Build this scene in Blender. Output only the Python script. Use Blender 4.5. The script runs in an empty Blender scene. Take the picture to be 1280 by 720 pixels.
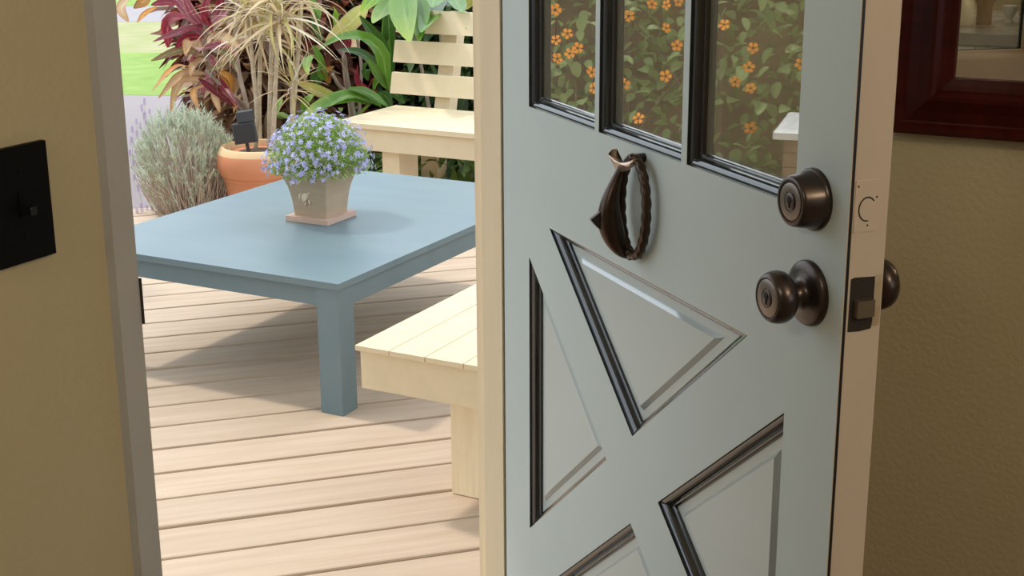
import bpy, bmesh, math, random
from mathutils import Vector, Matrix
rnd = random.Random(7)
sc = bpy.context.scene
COL = sc.collection

# ------------------------------------------------------------------ camera
F = 1794.0; CX, CY = 640.0, 360.0
CAM = Vector((.9745, -1.904, 1.29))
yaw, pitch, roll = math.radians(27.9), math.radians(16.25), math.radians(-.33)
fh = Vector((-math.sin(yaw), math.cos(yaw), 0)); rt = Vector((math.cos(yaw), math.sin(yaw), 0)); UPZ = Vector((0, 0, 1))
fwd = math.cos(pitch) * fh - math.sin(pitch) * UPZ
cu = math.sin(pitch) * fh + math.cos(pitch) * UPZ
CR = math.cos(roll) * rt + math.sin(roll) * cu
CU = -math.sin(roll) * rt + math.cos(roll) * cu
cd = bpy.data.cameras.new('camera'); cam = bpy.data.objects.new('camera', cd); COL.objects.link(cam)
cd.sensor_width = 36; cd.lens = F / 1280 * 36; cd.clip_start = .01; cd.clip_end = 200
M3 = Matrix((CR, CU, -fwd)).transposed()
cam.matrix_world = Matrix.Translation(CAM) @ M3.to_4x4()
sc.camera = cam
def at(x, y, depth):                       # the point of the place seen at a photograph pixel, a given distance away
    return CAM + (fwd + (x - CX) / F * CR - (y - CY) / F * CU) * depth

# ------------------------------------------------------------------ sky, sun, exposure
sc.view_settings.view_transform = 'Standard'; sc.view_settings.look = 'None'
sc.view_settings.gamma = 1; sc.view_settings.exposure = 0.0; sc.view_settings.use_curve_mapping = False
w = bpy.data.worlds.new('sky'); sc.world = w; w.use_nodes = True
bg = w.node_tree.nodes['Background']; bg.inputs[0].default_value = (.82, .91, 1, 1); bg.inputs[1].default_value = 2.1
sl = bpy.data.lights.new('sun', 'SUN'); sl.energy = 1.9; sl.angle = math.radians(4); sl.color = (1, .93, .82)
so = bpy.data.objects.new('sun', sl); COL.objects.link(so)
SUNV = Vector((-.667, -.03, 1)).normalized()
so.rotation_euler = SUNV.to_track_quat('Z', 'Y').to_euler(); so.location = (-6, 0, 9)

# ------------------------------------------------------------------ helpers
def new_obj(name, me, parent=None):
    o = bpy.data.objects.new(name, me); COL.objects.link(o)
    if parent is not None: o.parent = parent
    return o
def tag(o, label=None, cat=None, group=None, kind=None):
    if label: o['label'] = label
    if cat: o['category'] = cat
    if group: o['group'] = group
    if kind: o['kind'] = kind
    return o
def empty(name, loc=(0, 0, 0), rz=0):
    o = bpy.data.objects.new(name, None); COL.objects.link(o); o.location = loc; o.rotation_euler = (0, 0, rz); o.empty_display_size = .05
    return o
def mesh_from(name, verts, faces, mats, smooth=False, uvs=None, mi=None):
    me = bpy.data.meshes.new(name); me.from_pydata([tuple(v) for v in verts], [], faces); me.update()
    for m in (mats if isinstance(mats, (list, tuple)) else [mats]): me.materials.append(m)
    if smooth: me.polygons.foreach_set('use_smooth', [True] * len(me.polygons))
    if mi: me.polygons.foreach_set('material_index', mi)
    if uvs:
        l = me.uv_layers.new(name='UVMap'); k = 0
        buf = []
        for p in me.polygons:
            for vi in p.vertices: buf += list(uvs[vi])
        l.data.foreach_set('uv', buf)
    return me
def bm_done(bm, name, mats, parent=None, smooth=False, bevel=0, seg=1):
    if bevel:
        es = [e for e in bm.edges if len(e.link_faces) == 2 and e.calc_face_angle(0) > .35]
        bmesh.ops.bevel(bm, geom=es, offset=bevel, segments=seg, affect='EDGES', profile=.5)
    bmesh.ops.recalc_face_normals(bm, faces=bm.faces)
    me = bpy.data.meshes.new(name); bm.to_mesh(me); bm.free()
    for m in (mats if isinstance(mats, (list, tuple)) else [mats]): me.materials.append(m)
    if smooth: me.polygons.foreach_set('use_smooth', [True] * len(me.polygons))
    return new_obj(name, me, parent)
def box(name, lo, hi, m, parent=None, bevel=.002, seg=1):
    bm = bmesh.new()
    vs = [bm.verts.new((x, y, z)) for x in (lo[0], hi[0]) for y in (lo[1], hi[1]) for z in (lo[2], hi[2])]
    for f in ((0, 1, 3, 2), (4, 6, 7, 5), (0, 4, 5, 1), (2, 3, 7, 6), (0, 2, 6, 4), (1, 5, 7, 3)): bm.faces.new([vs[i] for i in f])
    return bm_done(bm, name, m, parent, bevel=bevel, seg=seg)
def prism(name, poly, a0, a1, m, parent=None, bevel=.0012, to3=None):
    # poly in 2D, extruded from a0 to a1; to3 maps (p, q, a) to 3D
    to3 = to3 or (lambda p, q, a: (p, a, q))
    bm = bmesh.new()
    A = [bm.verts.new(to3(p, q, a0)) for p, q in poly]; B = [bm.verts.new(to3(p, q, a1)) for p, q in poly]
    bm.faces.new(A); bm.faces.new(B[::-1]); n = len(poly)
    for i in range(n): bm.faces.new((A[i], B[i], B[(i + 1) % n], A[(i + 1) % n]))
    return bm_done(bm, name, m, parent, bevel=bevel)
def lathe_mesh(name, prof, m, seg=40, axis='Z', smooth=True):
    # prof: (radius, height); axis Z up, or 'Y-' height towards local -Y
    vs, fs = [], []
    for r, h in prof:
        for k in range(seg):
            a = 2 * math.pi * k / seg; c, s = r * math.cos(a), r * math.sin(a)
            vs.append((c, s, h) if axis == 'Z' else (c, -h, s))
    for i in range(len(prof) - 1):
        for k in range(seg):
            a, b = i * seg + k, i * seg + (k + 1) % seg
            fs.append((a, b, b + seg, a + seg))
    if prof[-1][0] > 1e-5: fs.append(tuple(range((len(prof) - 1) * seg, len(prof) * seg)))
    if prof[0][0] > 1e-5: fs.append(tuple(range(seg))[::-1])
    me = mesh_from(name, vs, fs, m)
    bm = bmesh.new(); bm.from_mesh(me); bmesh.ops.remove_doubles(bm, verts=bm.verts, dist=1e-6); bmesh.ops.recalc_face_normals(bm, faces=bm.faces)
    for e in bm.edges:
        if len(e.link_faces) == 2 and e.calc_face_angle(0) > math.radians(38): e.smooth = False
    bm.to_mesh(me); bm.free()
    me.polygons.foreach_set('use_smooth', [smooth] * len(me.polygons))
    return me
def tube_geo(pts, rad, seg=6, vs=None, fs=None, flat=None, twist=0):
    vs = [] if vs is None else vs; fs = [] if fs is None else fs
    base = len(vs); n = len(pts); pts = [Vector(p) for p in pts]
    t0 = (pts[1] - pts[0]).normalized(); up = Vector((0, 0, 1)) if abs(t0.z) < .9 else Vector((1, 0, 0))
    for i, p in enumerate(pts):
        t = (pts[min(i + 1, n - 1)] - pts[max(i - 1, 0)]).normalized()
        x = (up - t * up.dot(t)).normalized(); up = x; y = t.cross(x)
        r = rad[i] if isinstance(rad, (list, tuple)) else rad
        for k in range(seg):
            a = 2 * math.pi * k / seg + twist * i
            vs.append(p + (x * math.cos(a) + y * math.sin(a)) * r)
    for i in range(n - 1):
        for k in range(seg):
            a, b = base + i * seg + k, base + i * seg + (k + 1) % seg
            fs.append((a, b, b + seg, a + seg))
    fs.append(tuple(range(base, base + seg))[::-1]); fs.append(tuple(range(base + (n - 1) * seg, base + n * seg)))
    return vs, fs
def tube(name, pts, rad, m, parent=None, seg=8, smooth=True):
    vs, fs = tube_geo(pts, rad, seg); return new_obj(name, mesh_from(name, vs, fs, m, smooth), parent)
def spline(P, n):
    P = [Vector(p) for p in P]
    if len(P) == 2: return [P[0].lerp(P[1], i / n) for i in range(n + 1)]
    out = []; Q = [2 * P[0] - P[1]] + P + [2 * P[-1] - P[-2]]
    for i in range(n + 1):
        s = i / n * (len(P) - 1); k = min(int(s), len(P) - 2); t = s - k
        a, b, c, d = Q[k:k + 4]
        out.append(.5 * (2 * b + (c - a) * t + (2 * a - 5 * b + 4 * c - d) * t * t + (3 * b - a - 3 * c + d) * t ** 3))
    return out
def leaf_geo(pts, W, up=Vector((0, 0, 1)), fold=.25, shape='lance', vs=None, fs=None, uv=None, wave=0, twist=0):
    # a blade with a raised-edge fold along its midrib, grown along pts
    vs = [] if vs is None else vs; fs = [] if fs is None else fs; uv = [] if uv is None else uv
    b0 = len(vs); n = len(pts) - 1
    for i, p in enumerate(pts):
        s = i / n
        if shape == 'lance': wd = (math.sin(math.pi * min(1, s * .93 + .05)) ** .75)
        elif shape == 'strap': wd = min(1, .55 + s * 2.5) * (1 - max(0, s - .35) / .65 * .93)
        else: wd = math.sin(math.pi * (s ** .7 * .94 + .05)) ** .6
        wd *= W / 2
        t = (pts[min(i + 1, n)] - pts[max(i - 1, 0)]).normalized()
        sd = t.cross(up)
        if sd.length < 1e-3: sd = t.cross(Vector((1, .3, 0)))
        sd.normalize(); nn = sd.cross(t).normalized()
        if twist:
            ca, sa = math.cos(twist * s), math.sin(twist * s); sd, nn = sd * ca + nn * sa, nn * ca - sd * sa
        lift = fold * wd; wv = wave * wd * math.sin(s * 17)
        vs += [p - sd * wd + nn * (lift + wv), p, p + sd * wd + nn * (lift - wv)]; uv += [(0, s), (.5, s), (1, s)]
    for i in range(n):
        a = b0 + i * 3
        fs += [(a, a + 3, a + 4, a + 1), (a + 1, a + 4, a + 5, a + 2)]
    return vs, fs, uv
def curve_pts(L, bend, n=7, start=0):
    # blade in the XZ plane leaving the origin along +X and bending down by `bend` radians
    p = Vector((0, 0, 0)); out = [p.copy()]
    for i in range(n):
        a = start - bend * ((i + .5) / n) ** 1.3
        p = p + Vector((math.cos(a), 0, math.sin(a))) * (L / n); out.append(p.copy())
    return out
def place(name, me, parent, loc, rot=None, scale=1):
    o = new_obj(name, me, parent); base = Vector(parent.location) if parent else Vector((0, 0, 0))
    m = Matrix.Translation(Vector(loc) - base) @ (rot.to_4x4() if rot else Matrix.Identity(4)) @ Matrix.Scale(scale, 4)
    o.matrix_basis = m
    return o
def rotm(az, el, ro=0):
    return Matrix.Rotation(az, 3, 'Z') @ Matrix.Rotation(-el, 3, 'Y') @ Matrix.Rotation(ro, 3, 'X')

# ------------------------------------------------------------------ materials
def mat(name, col, rough=.5, spec=.5, metal=0, col2=None, nscale=8, stretch=(1, 1, 1), bump=0, bscale=None, bstretch=None, coat=0, var=0, detail=4, coords='Object', bdist=.002):
    m = bpy.data.materials.new(name); m.use_nodes = True; nt = m.node_tree; N = nt.nodes; L = nt.links
    b = N['Principled BSDF']; b.inputs['Roughness'].default_value = rough; b.inputs['Metallic'].default_value = metal
    b.inputs['Specular IOR Level'].default_value = spec; b.inputs['Coat Weight'].default_value = coat
    b.inputs['Base Color'].default_value = (*col, 1)
    tc = N.new('ShaderNodeTexCoord')
    def noise(scale, st, det):
        mp = N.new('ShaderNodeMapping'); mp.inputs['Scale'].default_value = st; L.new(tc.outputs[coords], mp.inputs[0])
        if var:
            oi = N.new('ShaderNodeObjectInfo'); mu = N.new('ShaderNodeVectorMath'); mu.operation = 'SCALE'; mu.inputs[0].default_value = (17, 31, 23)
            L.new(oi.outputs['Random'], mu.inputs['Scale']); L.new(mu.outputs[0], mp.inputs['Location'])
        n = N.new('ShaderNodeTexNoise'); n.inputs['Scale'].default_value = scale; n.inputs['Detail'].default_value = det
        L.new(mp.outputs[0], n.inputs[0]); return n
    out = None
    if col2 is not None:
        n = noise(nscale, stretch, detail); r = N.new('ShaderNodeValToRGB'); r.color_ramp.elements[0].position = .3; r.color_ramp.elements[1].position = .7
        r.color_ramp.elements[0].color = (*col, 1); r.color_ramp.elements[1].color = (*col2, 1); L.new(n.outputs[0], r.inputs[0]); out = r.outputs[0]
    if var:
        oi = N.new('ShaderNodeObjectInfo'); mr = N.new('ShaderNodeMapRange'); mr.inputs['To Min'].default_value = 1 - var; mr.inputs['To Max'].default_value = 1 + var
        L.new(oi.outputs['Random'], mr.inputs[0]); hs = N.new('ShaderNodeHueSaturation'); L.new(mr.outputs[0], hs.inputs['Value'])
        if out: L.new(out, hs.inputs['Color'])
        else: hs.inputs['Color'].default_value = (*col, 1)
        out = hs.outputs[0]
    if out: L.new(out, b.inputs['Base Color'])
    if bump:
        n = noise(bscale or nscale * 3, bstretch or stretch, 3); bp = N.new('ShaderNodeBump'); bp.inputs['Strength'].default_value = bump; bp.inputs['Distance'].default_value = bdist
        L.new(n.outputs[0], bp.inputs['Height']); L.new(bp.outputs[0], b.inputs['Normal'])
    return m
def leaf_mat(name, c_mid, c_edge, c_rib, rough=.35, transl=.35, var=.25, streak=0, edge=.8, tip=None):
    m = bpy.data.materials.new(name); m.use_nodes = True; nt = m.node_tree; N = nt.nodes; L = nt.links
    b = N['Principled BSDF']; b.inputs['Roughness'].default_value = rough; b.inputs['Specular IOR Level'].default_value = .4
    uv = N.new('ShaderNodeUVMap'); sx = N.new('ShaderNodeSeparateXYZ'); L.new(uv.outputs[0], sx.inputs[0])
    a = N.new('ShaderNodeMath'); a.operation = 'SUBTRACT'; a.inputs[1].default_value = .5; L.new(sx.outputs[0], a.inputs[0])
    ab = N.new('ShaderNodeMath'); ab.operation = 'ABSOLUTE'; L.new(a.outputs[0], ab.inputs[0])
    d = N.new('ShaderNodeMath'); d.operation = 'MULTIPLY'; d.inputs[1].default_value = 2; L.new(ab.outputs[0], d.inputs[0])
    oi = N.new('ShaderNodeObjectInfo'); nz = N.new('ShaderNodeTexNoise'); nz.inputs['Scale'].default_value = 9; nz.inputs['Detail'].default_value = 3
    mp = N.new('ShaderNodeMapping'); mp.inputs['Scale'].default_value = (2.2, .8, 1); L.new(uv.outputs[0], mp.inputs[0])
    cm = N.new('ShaderNodeCombineXYZ'); ml = N.new('ShaderNodeMath'); ml.operation = 'MULTIPLY'; ml.inputs[1].default_value = 40; L.new(oi.outputs['Random'], ml.inputs[0])
    L.new(ml.outputs[0], cm.inputs[0]); L.new(ml.outputs[0], cm.inputs[1]); L.new(cm.outputs[0], mp.inputs['Location']); L.new(mp.outputs[0], nz.inputs[0])
    ns = N.new('ShaderNodeMath'); ns.operation = 'MULTIPLY_ADD'; ns.inputs[1].default_value = .9; ns.inputs[2].default_value = -.45; L.new(nz.outputs[0], ns.inputs[0])
    ad = N.new('ShaderNodeMath'); ad.operation = 'ADD'; L.new(d.outputs[0], ad.inputs[0]); L.new(ns.outputs[0], ad.inputs[1])
    r = N.new('ShaderNodeValToRGB'); e = r.color_ramp.elements
    e[0].position = 0; e[0].color = (*c_rib, 1); e[1].position = 1; e[1].color = (*c_edge, 1)
    x = r.color_ramp.elements.new(.12); x.color = (*c_mid, 1); x = r.color_ramp.elements.new(edge * .8); x.color = (*c_mid, 1)
    L.new(ad.outputs[0], r.inputs[0]); col = r.outputs[0]
    if tip:
        mx = N.new('ShaderNodeMixRGB'); mx.inputs[2].default_value = (*tip, 1); rr = N.new('ShaderNodeMapRange'); rr.inputs[1].default_value = .55; rr.inputs[2].default_value = 1.05
        sm = N.new('ShaderNodeMath'); sm.operation = 'ADD'; L.new(sx.outputs[1], sm.inputs[0]); L.new(ns.outputs[0], sm.inputs[1])
        L.new(sm.outputs[0], rr.inputs[0]); L.new(rr.outputs[0], mx.inputs[0]); L.new(col, mx.inputs[1]); col = mx.outputs[0]
    hs = N.new('ShaderNodeHueSaturation'); mr = N.new('ShaderNodeMapRange'); mr.inputs['To Min'].default_value = 1 - var; mr.inputs['To Max'].default_value = 1 + var
    L.new(oi.outputs['Random'], mr.inputs[0]); L.new(mr.outputs[0], hs.inputs['Value']); L.new(col, hs.inputs['Color']); col = hs.outputs[0]
    L.new(col, b.inputs['Base Color'])
    tr = N.new('ShaderNodeBsdfTranslucent'); L.new(col, tr.inputs[0]); mixs = N.new('ShaderNodeMixShader'); mixs.inputs[0].default_value = transl
    L.new(b.outputs[0], mixs.inputs[1]); L.new(tr.outputs[0], mixs.inputs[2]); L.new(mixs.outputs[0], N['Material Output'].inputs[0])
    return m
def geo_leaf_mat(name, c1, c2, transl=.35, rough=.5, scale=6):
    # for joined foliage: colour differs from leaf to leaf by island
    m = bpy.data.materials.new(name); m.use_nodes = True; nt = m.node_tree; N = nt.nodes; L = nt.links
    b = N['Principled BSDF']; b.inputs['Roughness'].default_value = rough
    g = N.new('ShaderNodeNewGeometry'); r = N.new('ShaderNodeValToRGB'); r.color_ramp.elements[0].color = (*c1, 1); r.color_ramp.elements[1].color = (*c2, 1)
    L.new(g.outputs['Random Per Island'], r.inputs[0]); L.new(r.outputs[0], b.inputs['Base Color'])
    tr = N.new('ShaderNodeBsdfTranslucent'); L.new(r.outputs[0], tr.inputs[0]); mx = N.new('ShaderNodeMixShader'); mx.inputs[0].default_value = transl
    L.new(b.outputs[0], mx.inputs[1]); L.new(tr.outputs[0], mx.inputs[2]); L.new(mx.outputs[0], N['Material Output'].inputs[0])
    return m

M = {}
M['wall'] = mat('olive_cream_wall_paint', (.50, .43, .27), .75, .25, col2=(.47, .40, .25), nscale=3, bump=.7, bscale=120, bdist=.0016)
M['ceil'] = mat('ceiling_paint', (.72, .70, .64), .8)
M['floor'] = mat('floor_boards_stain', (.16, .09, .05), .4, col2=(.22, .13, .07), nscale=4, stretch=(1, 9, 1))
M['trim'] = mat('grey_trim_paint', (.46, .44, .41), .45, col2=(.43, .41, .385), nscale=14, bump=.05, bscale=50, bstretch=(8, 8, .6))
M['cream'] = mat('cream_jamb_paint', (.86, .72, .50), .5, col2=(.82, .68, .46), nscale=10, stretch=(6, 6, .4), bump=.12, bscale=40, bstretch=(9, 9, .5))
M['bench'] = mat('cream_bench_paint', (.76, .63, .43), .55, .3, col2=(.72, .595, .395), nscale=7, stretch=(3, 3, 3), bump=.15, bscale=30, bstretch=(8, 1, 1))
M['benchpost'] = mat('cream_grained_post_paint', (.90, .76, .53), .5, .3, col2=(.82, .68, .45), nscale=14, stretch=(5, 5, .35), bump=.5, bscale=26, bstretch=(5, 5, .35), bdist=.003)
M['door'] = mat('blue_grey_door_paint', (.43, .485, .468), .5, .2, col2=(.455, .51, .49), nscale=5, stretch=(1, 1, 1), bump=.10, bscale=70, bstretch=(2.2, 1, .25), var=.015, bdist=.001)
M['doorh'] = mat('blue_grey_door_paint_across', (.43, .485, .468), .5, .2, col2=(.455, .51, .49), nscale=5, bump=.10, bscale=70, bstretch=(.25, 1, 2.2), var=.015, bdist=.001)
M['mould'] = mat('black_gloss_moulding', (.014, .017, .018), .14, .8, coat=.4)  # near-black and glossy on every face of the outer mouldings
M['dooredge'] = mat('tan_door_edge_paint', (.56, .47, .37), .5, col2=(.52, .435, .34), nscale=9, stretch=(1, 1, .4))
M['table'] = mat('blue_grey_table_paint', (.13, .195, .225), .40, .5, col2=(.155, .22, .245), nscale=6, stretch=(.6, 1.6, 1), bump=.06, bscale=40, bstretch=(.4, 3, 1))
M['deck'] = mat('weathered_deck_board', (.53, .395, .285), .62, .3, col2=(.62, .485, .365), nscale=3.2, stretch=(.9, 14, 2), bump=.55, bscale=9, bstretch=(1.2, 30, 4), var=.05, detail=8, bdist=.002)
M['joist'] = mat('dark_deck_joist', (.12, .075, .05), .8)
M['bronze'] = mat('oil_rubbed_bronze', (.058, .045, .040), .30, .5, metal=.8, col2=(.075, .058, .05), nscale=30)
M['bronze_l'] = mat('worn_bronze_face', (.20, .165, .135), .36, .5, metal=.85, col2=(.15, .12, .10), nscale=25)
M['knock'] = mat('cast_bronze_knocker', (.045, .027, .018), .30, .5, metal=.6, col2=(.065, .040, .026), nscale=28)
M['knock_l'] = mat('knocker_highlight_metal', (.62, .47, .38), .3, .5, metal=.8)  # pale pinkish metal, a highlight put into the tail fluke's colour
M['black'] = mat('black_plastic', (.006, .006, .006), .35)
M['plate'] = mat('black_bronze_plate', (.003, .0025, .0025), .5, .12)
M['hole'] = mat('unpainted_dark_mortise', (.018, .013, .010), .8)
M['brass'] = mat('tarnished_latch_bolt', (.19, .15, .10), .4, .5, metal=.7)
M['maho'] = mat('mahogany_frame', (.055, .005, .003), .38, .2, col2=(.032, .003, .002), nscale=8, stretch=(1, 1, 7))
M['mahoh'] = mat('mahogany_frame_across', (.055, .005, .003), .38, .2, col2=(.032, .003, .002), nscale=8, stretch=(7, 1, 1))
M['mirror'] = mat('mirror_silver', (.9, .9, .88), .0, metal=1)
M['terra'] = mat('terracotta', (.60, .235, .12), .75, .2, col2=(.66, .29, .16), nscale=7)
M['terra_rim'] = mat('bleached_terracotta_rim', (.80, .60, .36), .75, .2, col2=(.74, .5, .28), nscale=9)
M['saucer'] = mat('pale_pink_clay', (.62, .42, .33), .7, col2=(.55, .38, .30), nscale=30, bump=.2, bscale=90)
M['clay'] = mat('taupe_clay_pot', (.44, .325, .22), .65, .3, col2=(.49, .37, .26), nscale=12, stretch=(1, 1, 3), bump=.12, bscale=60)
M['soil'] = mat('potting_soil', (.05, .032, .022), .9, col2=(.10, .07, .05), nscale=30, bump=.8, bscale=60)
M['solar'] = mat('charcoal_plastic', (.035, .038, .045), .5, col2=(.05, .053, .06), nscale=20)
M['stem'] = mat('grey_tan_stem_bark', (.38, .29, .19), .8, col2=(.50, .41, .29), nscale=10, stretch=(1, 1, 5), bump=.6, bscale=30, bstretch=(1, 1, 6))
M['bark'] = mat('grey_brown_bark', (.20, .14, .10), .85, col2=(.30, .23, .17), nscale=14, bump=.7, bscale=40)
M['path'] = mat('lilac_grey_gravel_path', (.27, .235, .24), .9, col2=(.31, .265, .27), nscale=60, bump=.4, bscale=150)
M['lawn'] = mat('bright_green_lawn', (.20, .31, .07), .9, .1, col2=(.28, .38, .12), nscale=5, bump=.5, bscale=30, detail=8)
M['dry'] = mat('dry_pale_grass', (.31, .34, .15), .9, .1, col2=(.40, .37, .22), nscale=4, bump=.5, bscale=30, detail=8)
M['road'] = mat('pale_road_surface', (.30, .27, .29), .9, col2=(.33, .30, .31), nscale=3)
M['earth'] = mat('garden_soil', (.06, .042, .03), .95, col2=(.10, .07, .05), nscale=9, bump=.7, bscale=30)
M['fence'] = mat('brown_fence_board', (.22, .15, .10), .75, col2=(.29, .20, .14), nscale=5, stretch=(1, 1, 6), var=.15)
M['siding'] = mat('house_siding_paint', (.72, .62, .44), .6)
M['soffit'] = mat('white_soffit_paint', (.78, .77, .74), .7)
M['white'] = mat('white_cabinet_paint', (.80, .82, .80), .4)
M['counter'] = mat('grey_counter_stone', (.34, .33, .37), .2, .5, col2=(.24, .235, .26), nscale=20)
M['teal'] = mat('teal_glaze', (.03, .16, .18), .3)
M['wood'] = mat('brown_turned_wood', (.20, .10, .045), .45, col2=(.27, .14, .07), nscale=8, stretch=(1, 1, 5))
M['creamc'] = mat('cream_ceramic', (.70, .63, .47), .3)
M['dish'] = mat('dark_stoneware', (.06, .055, .05), .3, col2=(.12, .11, .09), nscale=20)
M['pedcap'] = mat('pale_stone_cap', (.78, .78, .80), .6, col2=(.70, .70, .72), nscale=12)
M['flow_o'] = mat('orange_petal', (.95, .36, .03), .5, var=.12)
M['flow_c'] = mat('dark_flower_eye', (.05, .015, .008), .6)
M['flow_p'] = geo_leaf_mat('lobelia_petal', (.42, .40, .78), (.66, .66, .90), .3)
M['flow_w'] = mat('lobelia_white_eye', (.85, .88, .92), .5)
M['lobleaf'] = geo_leaf_mat('lobelia_leaf', (.24, .40, .07), (.55, .66, .25), .35)
M['lavleaf'] = geo_leaf_mat('lavender_leaf', (.44, .52, .37), (.74, .78, .64), .3)
M['lavtwig'] = geo_leaf_mat('lavender_twig', (.46, .36, .29), (.72, .60, .50), .05)
M['lavflow'] = geo_leaf_mat('lavender_bloom', (.30, .20, .42), (.48, .36, .60), .3)
M['shrub_d'] = geo_leaf_mat('dark_shrub_leaf', (.025, .05, .012), (.09, .15, .03), .3)
M['shrub_m'] = geo_leaf_mat('mid_shrub_leaf', (.06, .12, .02), (.22, .32, .06), .35)
M['shrub_r'] = geo_leaf_mat('maroon_shrub_leaf', (.07, .012, .012), (.24, .07, .03), .35)
M['shrub_b'] = geo_leaf_mat('dry_brown_leaf', (.14, .07, .035), (.42, .25, .12), .3)
M['vine'] = leaf_mat('vine_leaf', (.36, .46, .19), (.42, .52, .23), (.5, .58, .3), .45, .35, .3)
M['vine_s'] = geo_leaf_mat('vine_leaf_mass', (.18, .24, .09), (.44, .54, .24), .35)
M['ti'] = leaf_mat('crimson_ti_leaf', (.20, .022, .035), (.34, .05, .06), (.45, .10, .11), .3, .4, .3)
M['ti_p'] = leaf_mat('purple_pink_ti_leaf', (.26, .07, .09), (.50, .22, .20), (.55, .2, .22), .3, .4, .25)
M['ti_o'] = leaf_mat('orange_dry_ti_leaf', (.60, .27, .05), (.40, .13, .04), (.75, .48, .16), .45, .4, .25, tip=(.34, .17, .05))
M['ti_c'] = leaf_mat('pale_drying_ti_leaf', (.68, .47, .26), (.56, .22, .12), (.8, .65, .42), .45, .4, .2, tip=(.55, .30, .10))
M['ti_b'] = leaf_mat('brown_green_ti_leaf', (.22, .18, .08), (.35, .12, .07), (.45, .38, .18), .4, .35, .2)
M['gr'] = leaf_mat('green_blade', (.12, .255, .03), (.15, .29, .04), (.24, .38, .09), .25, .32, .22)
M['gr_l'] = leaf_mat('light_green_blade', (.155, .30, .035), (.19, .34, .045), (.28, .43, .11), .28, .32, .15, tip=(.34, .46, .04))
M['gr_d'] = leaf_mat('deep_green_blade', (.045, .11, .018), (.06, .14, .02), (.16, .28, .07), .28, .35, .2)
M['gr_y'] = leaf_mat('yellowing_blade', (.45, .42, .08), (.40, .33, .10), (.60, .55, .2), .35, .4, .2, tip=(.40, .28, .10))
M['drac'] = leaf_mat('straw_dracaena_blade', (.68, .55, .32), (.62, .37, .27), (.78, .68, .46), .4, .4, .22)
M['drac_g'] = leaf_mat('yellow_green_dracaena_blade', (.50, .46, .17), (.58, .38, .22), (.64, .58, .28), .4, .4, .2)
M['drac_w'] = leaf_mat('bleached_dracaena_blade', (.80, .74, .58), (.76, .62, .48), (.84, .80, .66), .4, .4, .12)

def glass_mat():
    m = bpy.data.materials.new('window_glass'); m.use_nodes = True; nt = m.node_tree; N = nt.nodes; L = nt.links
    N.remove(N['Principled BSDF']); g = N.new('ShaderNodeBsdfGlossy'); g.inputs['Roughness'].default_value = .0; g.inputs[0].default_value = (1, .98, .92, 1)
    t = N.new('ShaderNodeBsdfTransparent'); t.inputs[0].default_value = (.86, .88, .84, 1)
    lw = N.new('ShaderNodeLayerWeight'); lw.inputs[0].default_value = .5
    pw = N.new('ShaderNodeMath'); pw.operation = 'POWER'; pw.inputs[1].default_value = 2.2; L.new(lw.outputs['Facing'], pw.inputs[0])
    fr = N.new('ShaderNodeMath'); fr.operation = 'MULTIPLY_ADD'; fr.use_clamp = True; fr.inputs[1].default_value = 2.1; fr.inputs[2].default_value = .05; L.new(pw.outputs[0], fr.inputs[0])
    mx = N.new('ShaderNodeMixShader'); L.new(fr.outputs[0], mx.inputs[0]); L.new(t.outputs[0], mx.inputs[1]); L.new(g.outputs[0], mx.inputs[2])
    df = N.new('ShaderNodeBsdfDiffuse'); df.inputs[0].default_value = (.62, .55, .40, 1); m2 = N.new('ShaderNodeMixShader'); m2.inputs[0].default_value = .08
    L.new(mx.outputs[0], m2.inputs[1]); L.new(df.outputs[0], m2.inputs[2]); L.new(m2.outputs[0], N['Material Output'].inputs[0])
    return m
M['glass'] = glass_mat()

# ------------------------------------------------------------------ the room shell
YL, YR = -.872, .004                 # latch-side and hinge-side jamb faces of the doorway
HEAD = 2.05; CEIL = 2.5; WT = .10    # wall thickness
YM = .15                             # mirror wall
XR, YB = 4.6, -4.8
def struct(o): o['kind'] = 'structure'; return o
bm = bmesh.new()
def bbox(bm, lo, hi):
    vs = [bm.verts.new((x, y, z)) for x in (lo[0], hi[0]) for y in (lo[1], hi[1]) for z in (lo[2], hi[2])]
    for f in ((0, 1, 3, 2), (4, 6, 7, 5), (0, 4, 5, 1), (2, 3, 7, 6), (0, 2, 6, 4), (1, 5, 7, 3)): bm.faces.new([vs[i] for i in f])
JW = .030
bbox(bm, (-WT, YB - .1, -.3), (0, YL - JW, CEIL)); bbox(bm, (-WT, YR + JW, -.3), (0, YM, CEIL)); bbox(bm, (-WT, YL - JW, HEAD + JW), (0, YR + JW, CEIL))
struct(bm_done(bm, 'wall_left', M['wall']))
bm = bmesh.new(); bbox(bm, (-.02 - WT, YM, -.3), (XR + .1, YM + .1, CEIL)); struct(bm_done(bm, 'wall_back', M['wall']))
bm = bmesh.new(); bbox(bm, (0, YB - .1, -.3), (XR + .1, YB, CEIL)); struct(bm_done(bm, 'wall_front', M['wall']))
# right wall with a window opening (out of view) that lets daylight in
bm = bmesh.new(); wy0, wy1, wz0, wz1 = -2.6, -.7, .9, 2.1
bbox(bm, (XR, YB, -.3), (XR + .1, wy0, CEIL)); bbox(bm, (XR, wy1, -.3), (XR + .1, YM, CEIL)); bbox(bm, (XR, wy0, -.3), (XR + .1, wy1, wz0)); bbox(bm, (XR, wy0, wz1), (XR + .1, wy1, CEIL))
struct(bm_done(bm, 'wall_right', M['wall']))
bm = bmesh.new(); bbox(bm, (0, YB, -.1), (XR, YM, 0)); struct(bm_done(bm, 'floor', M['floor']))
bm = bmesh.new(); bbox(bm, (-WT, YB - .1, CEIL), (XR + .1, YM + .1, CEIL + .08)); struct(bm_done(bm, 'ceiling', M['ceil']))
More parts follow.
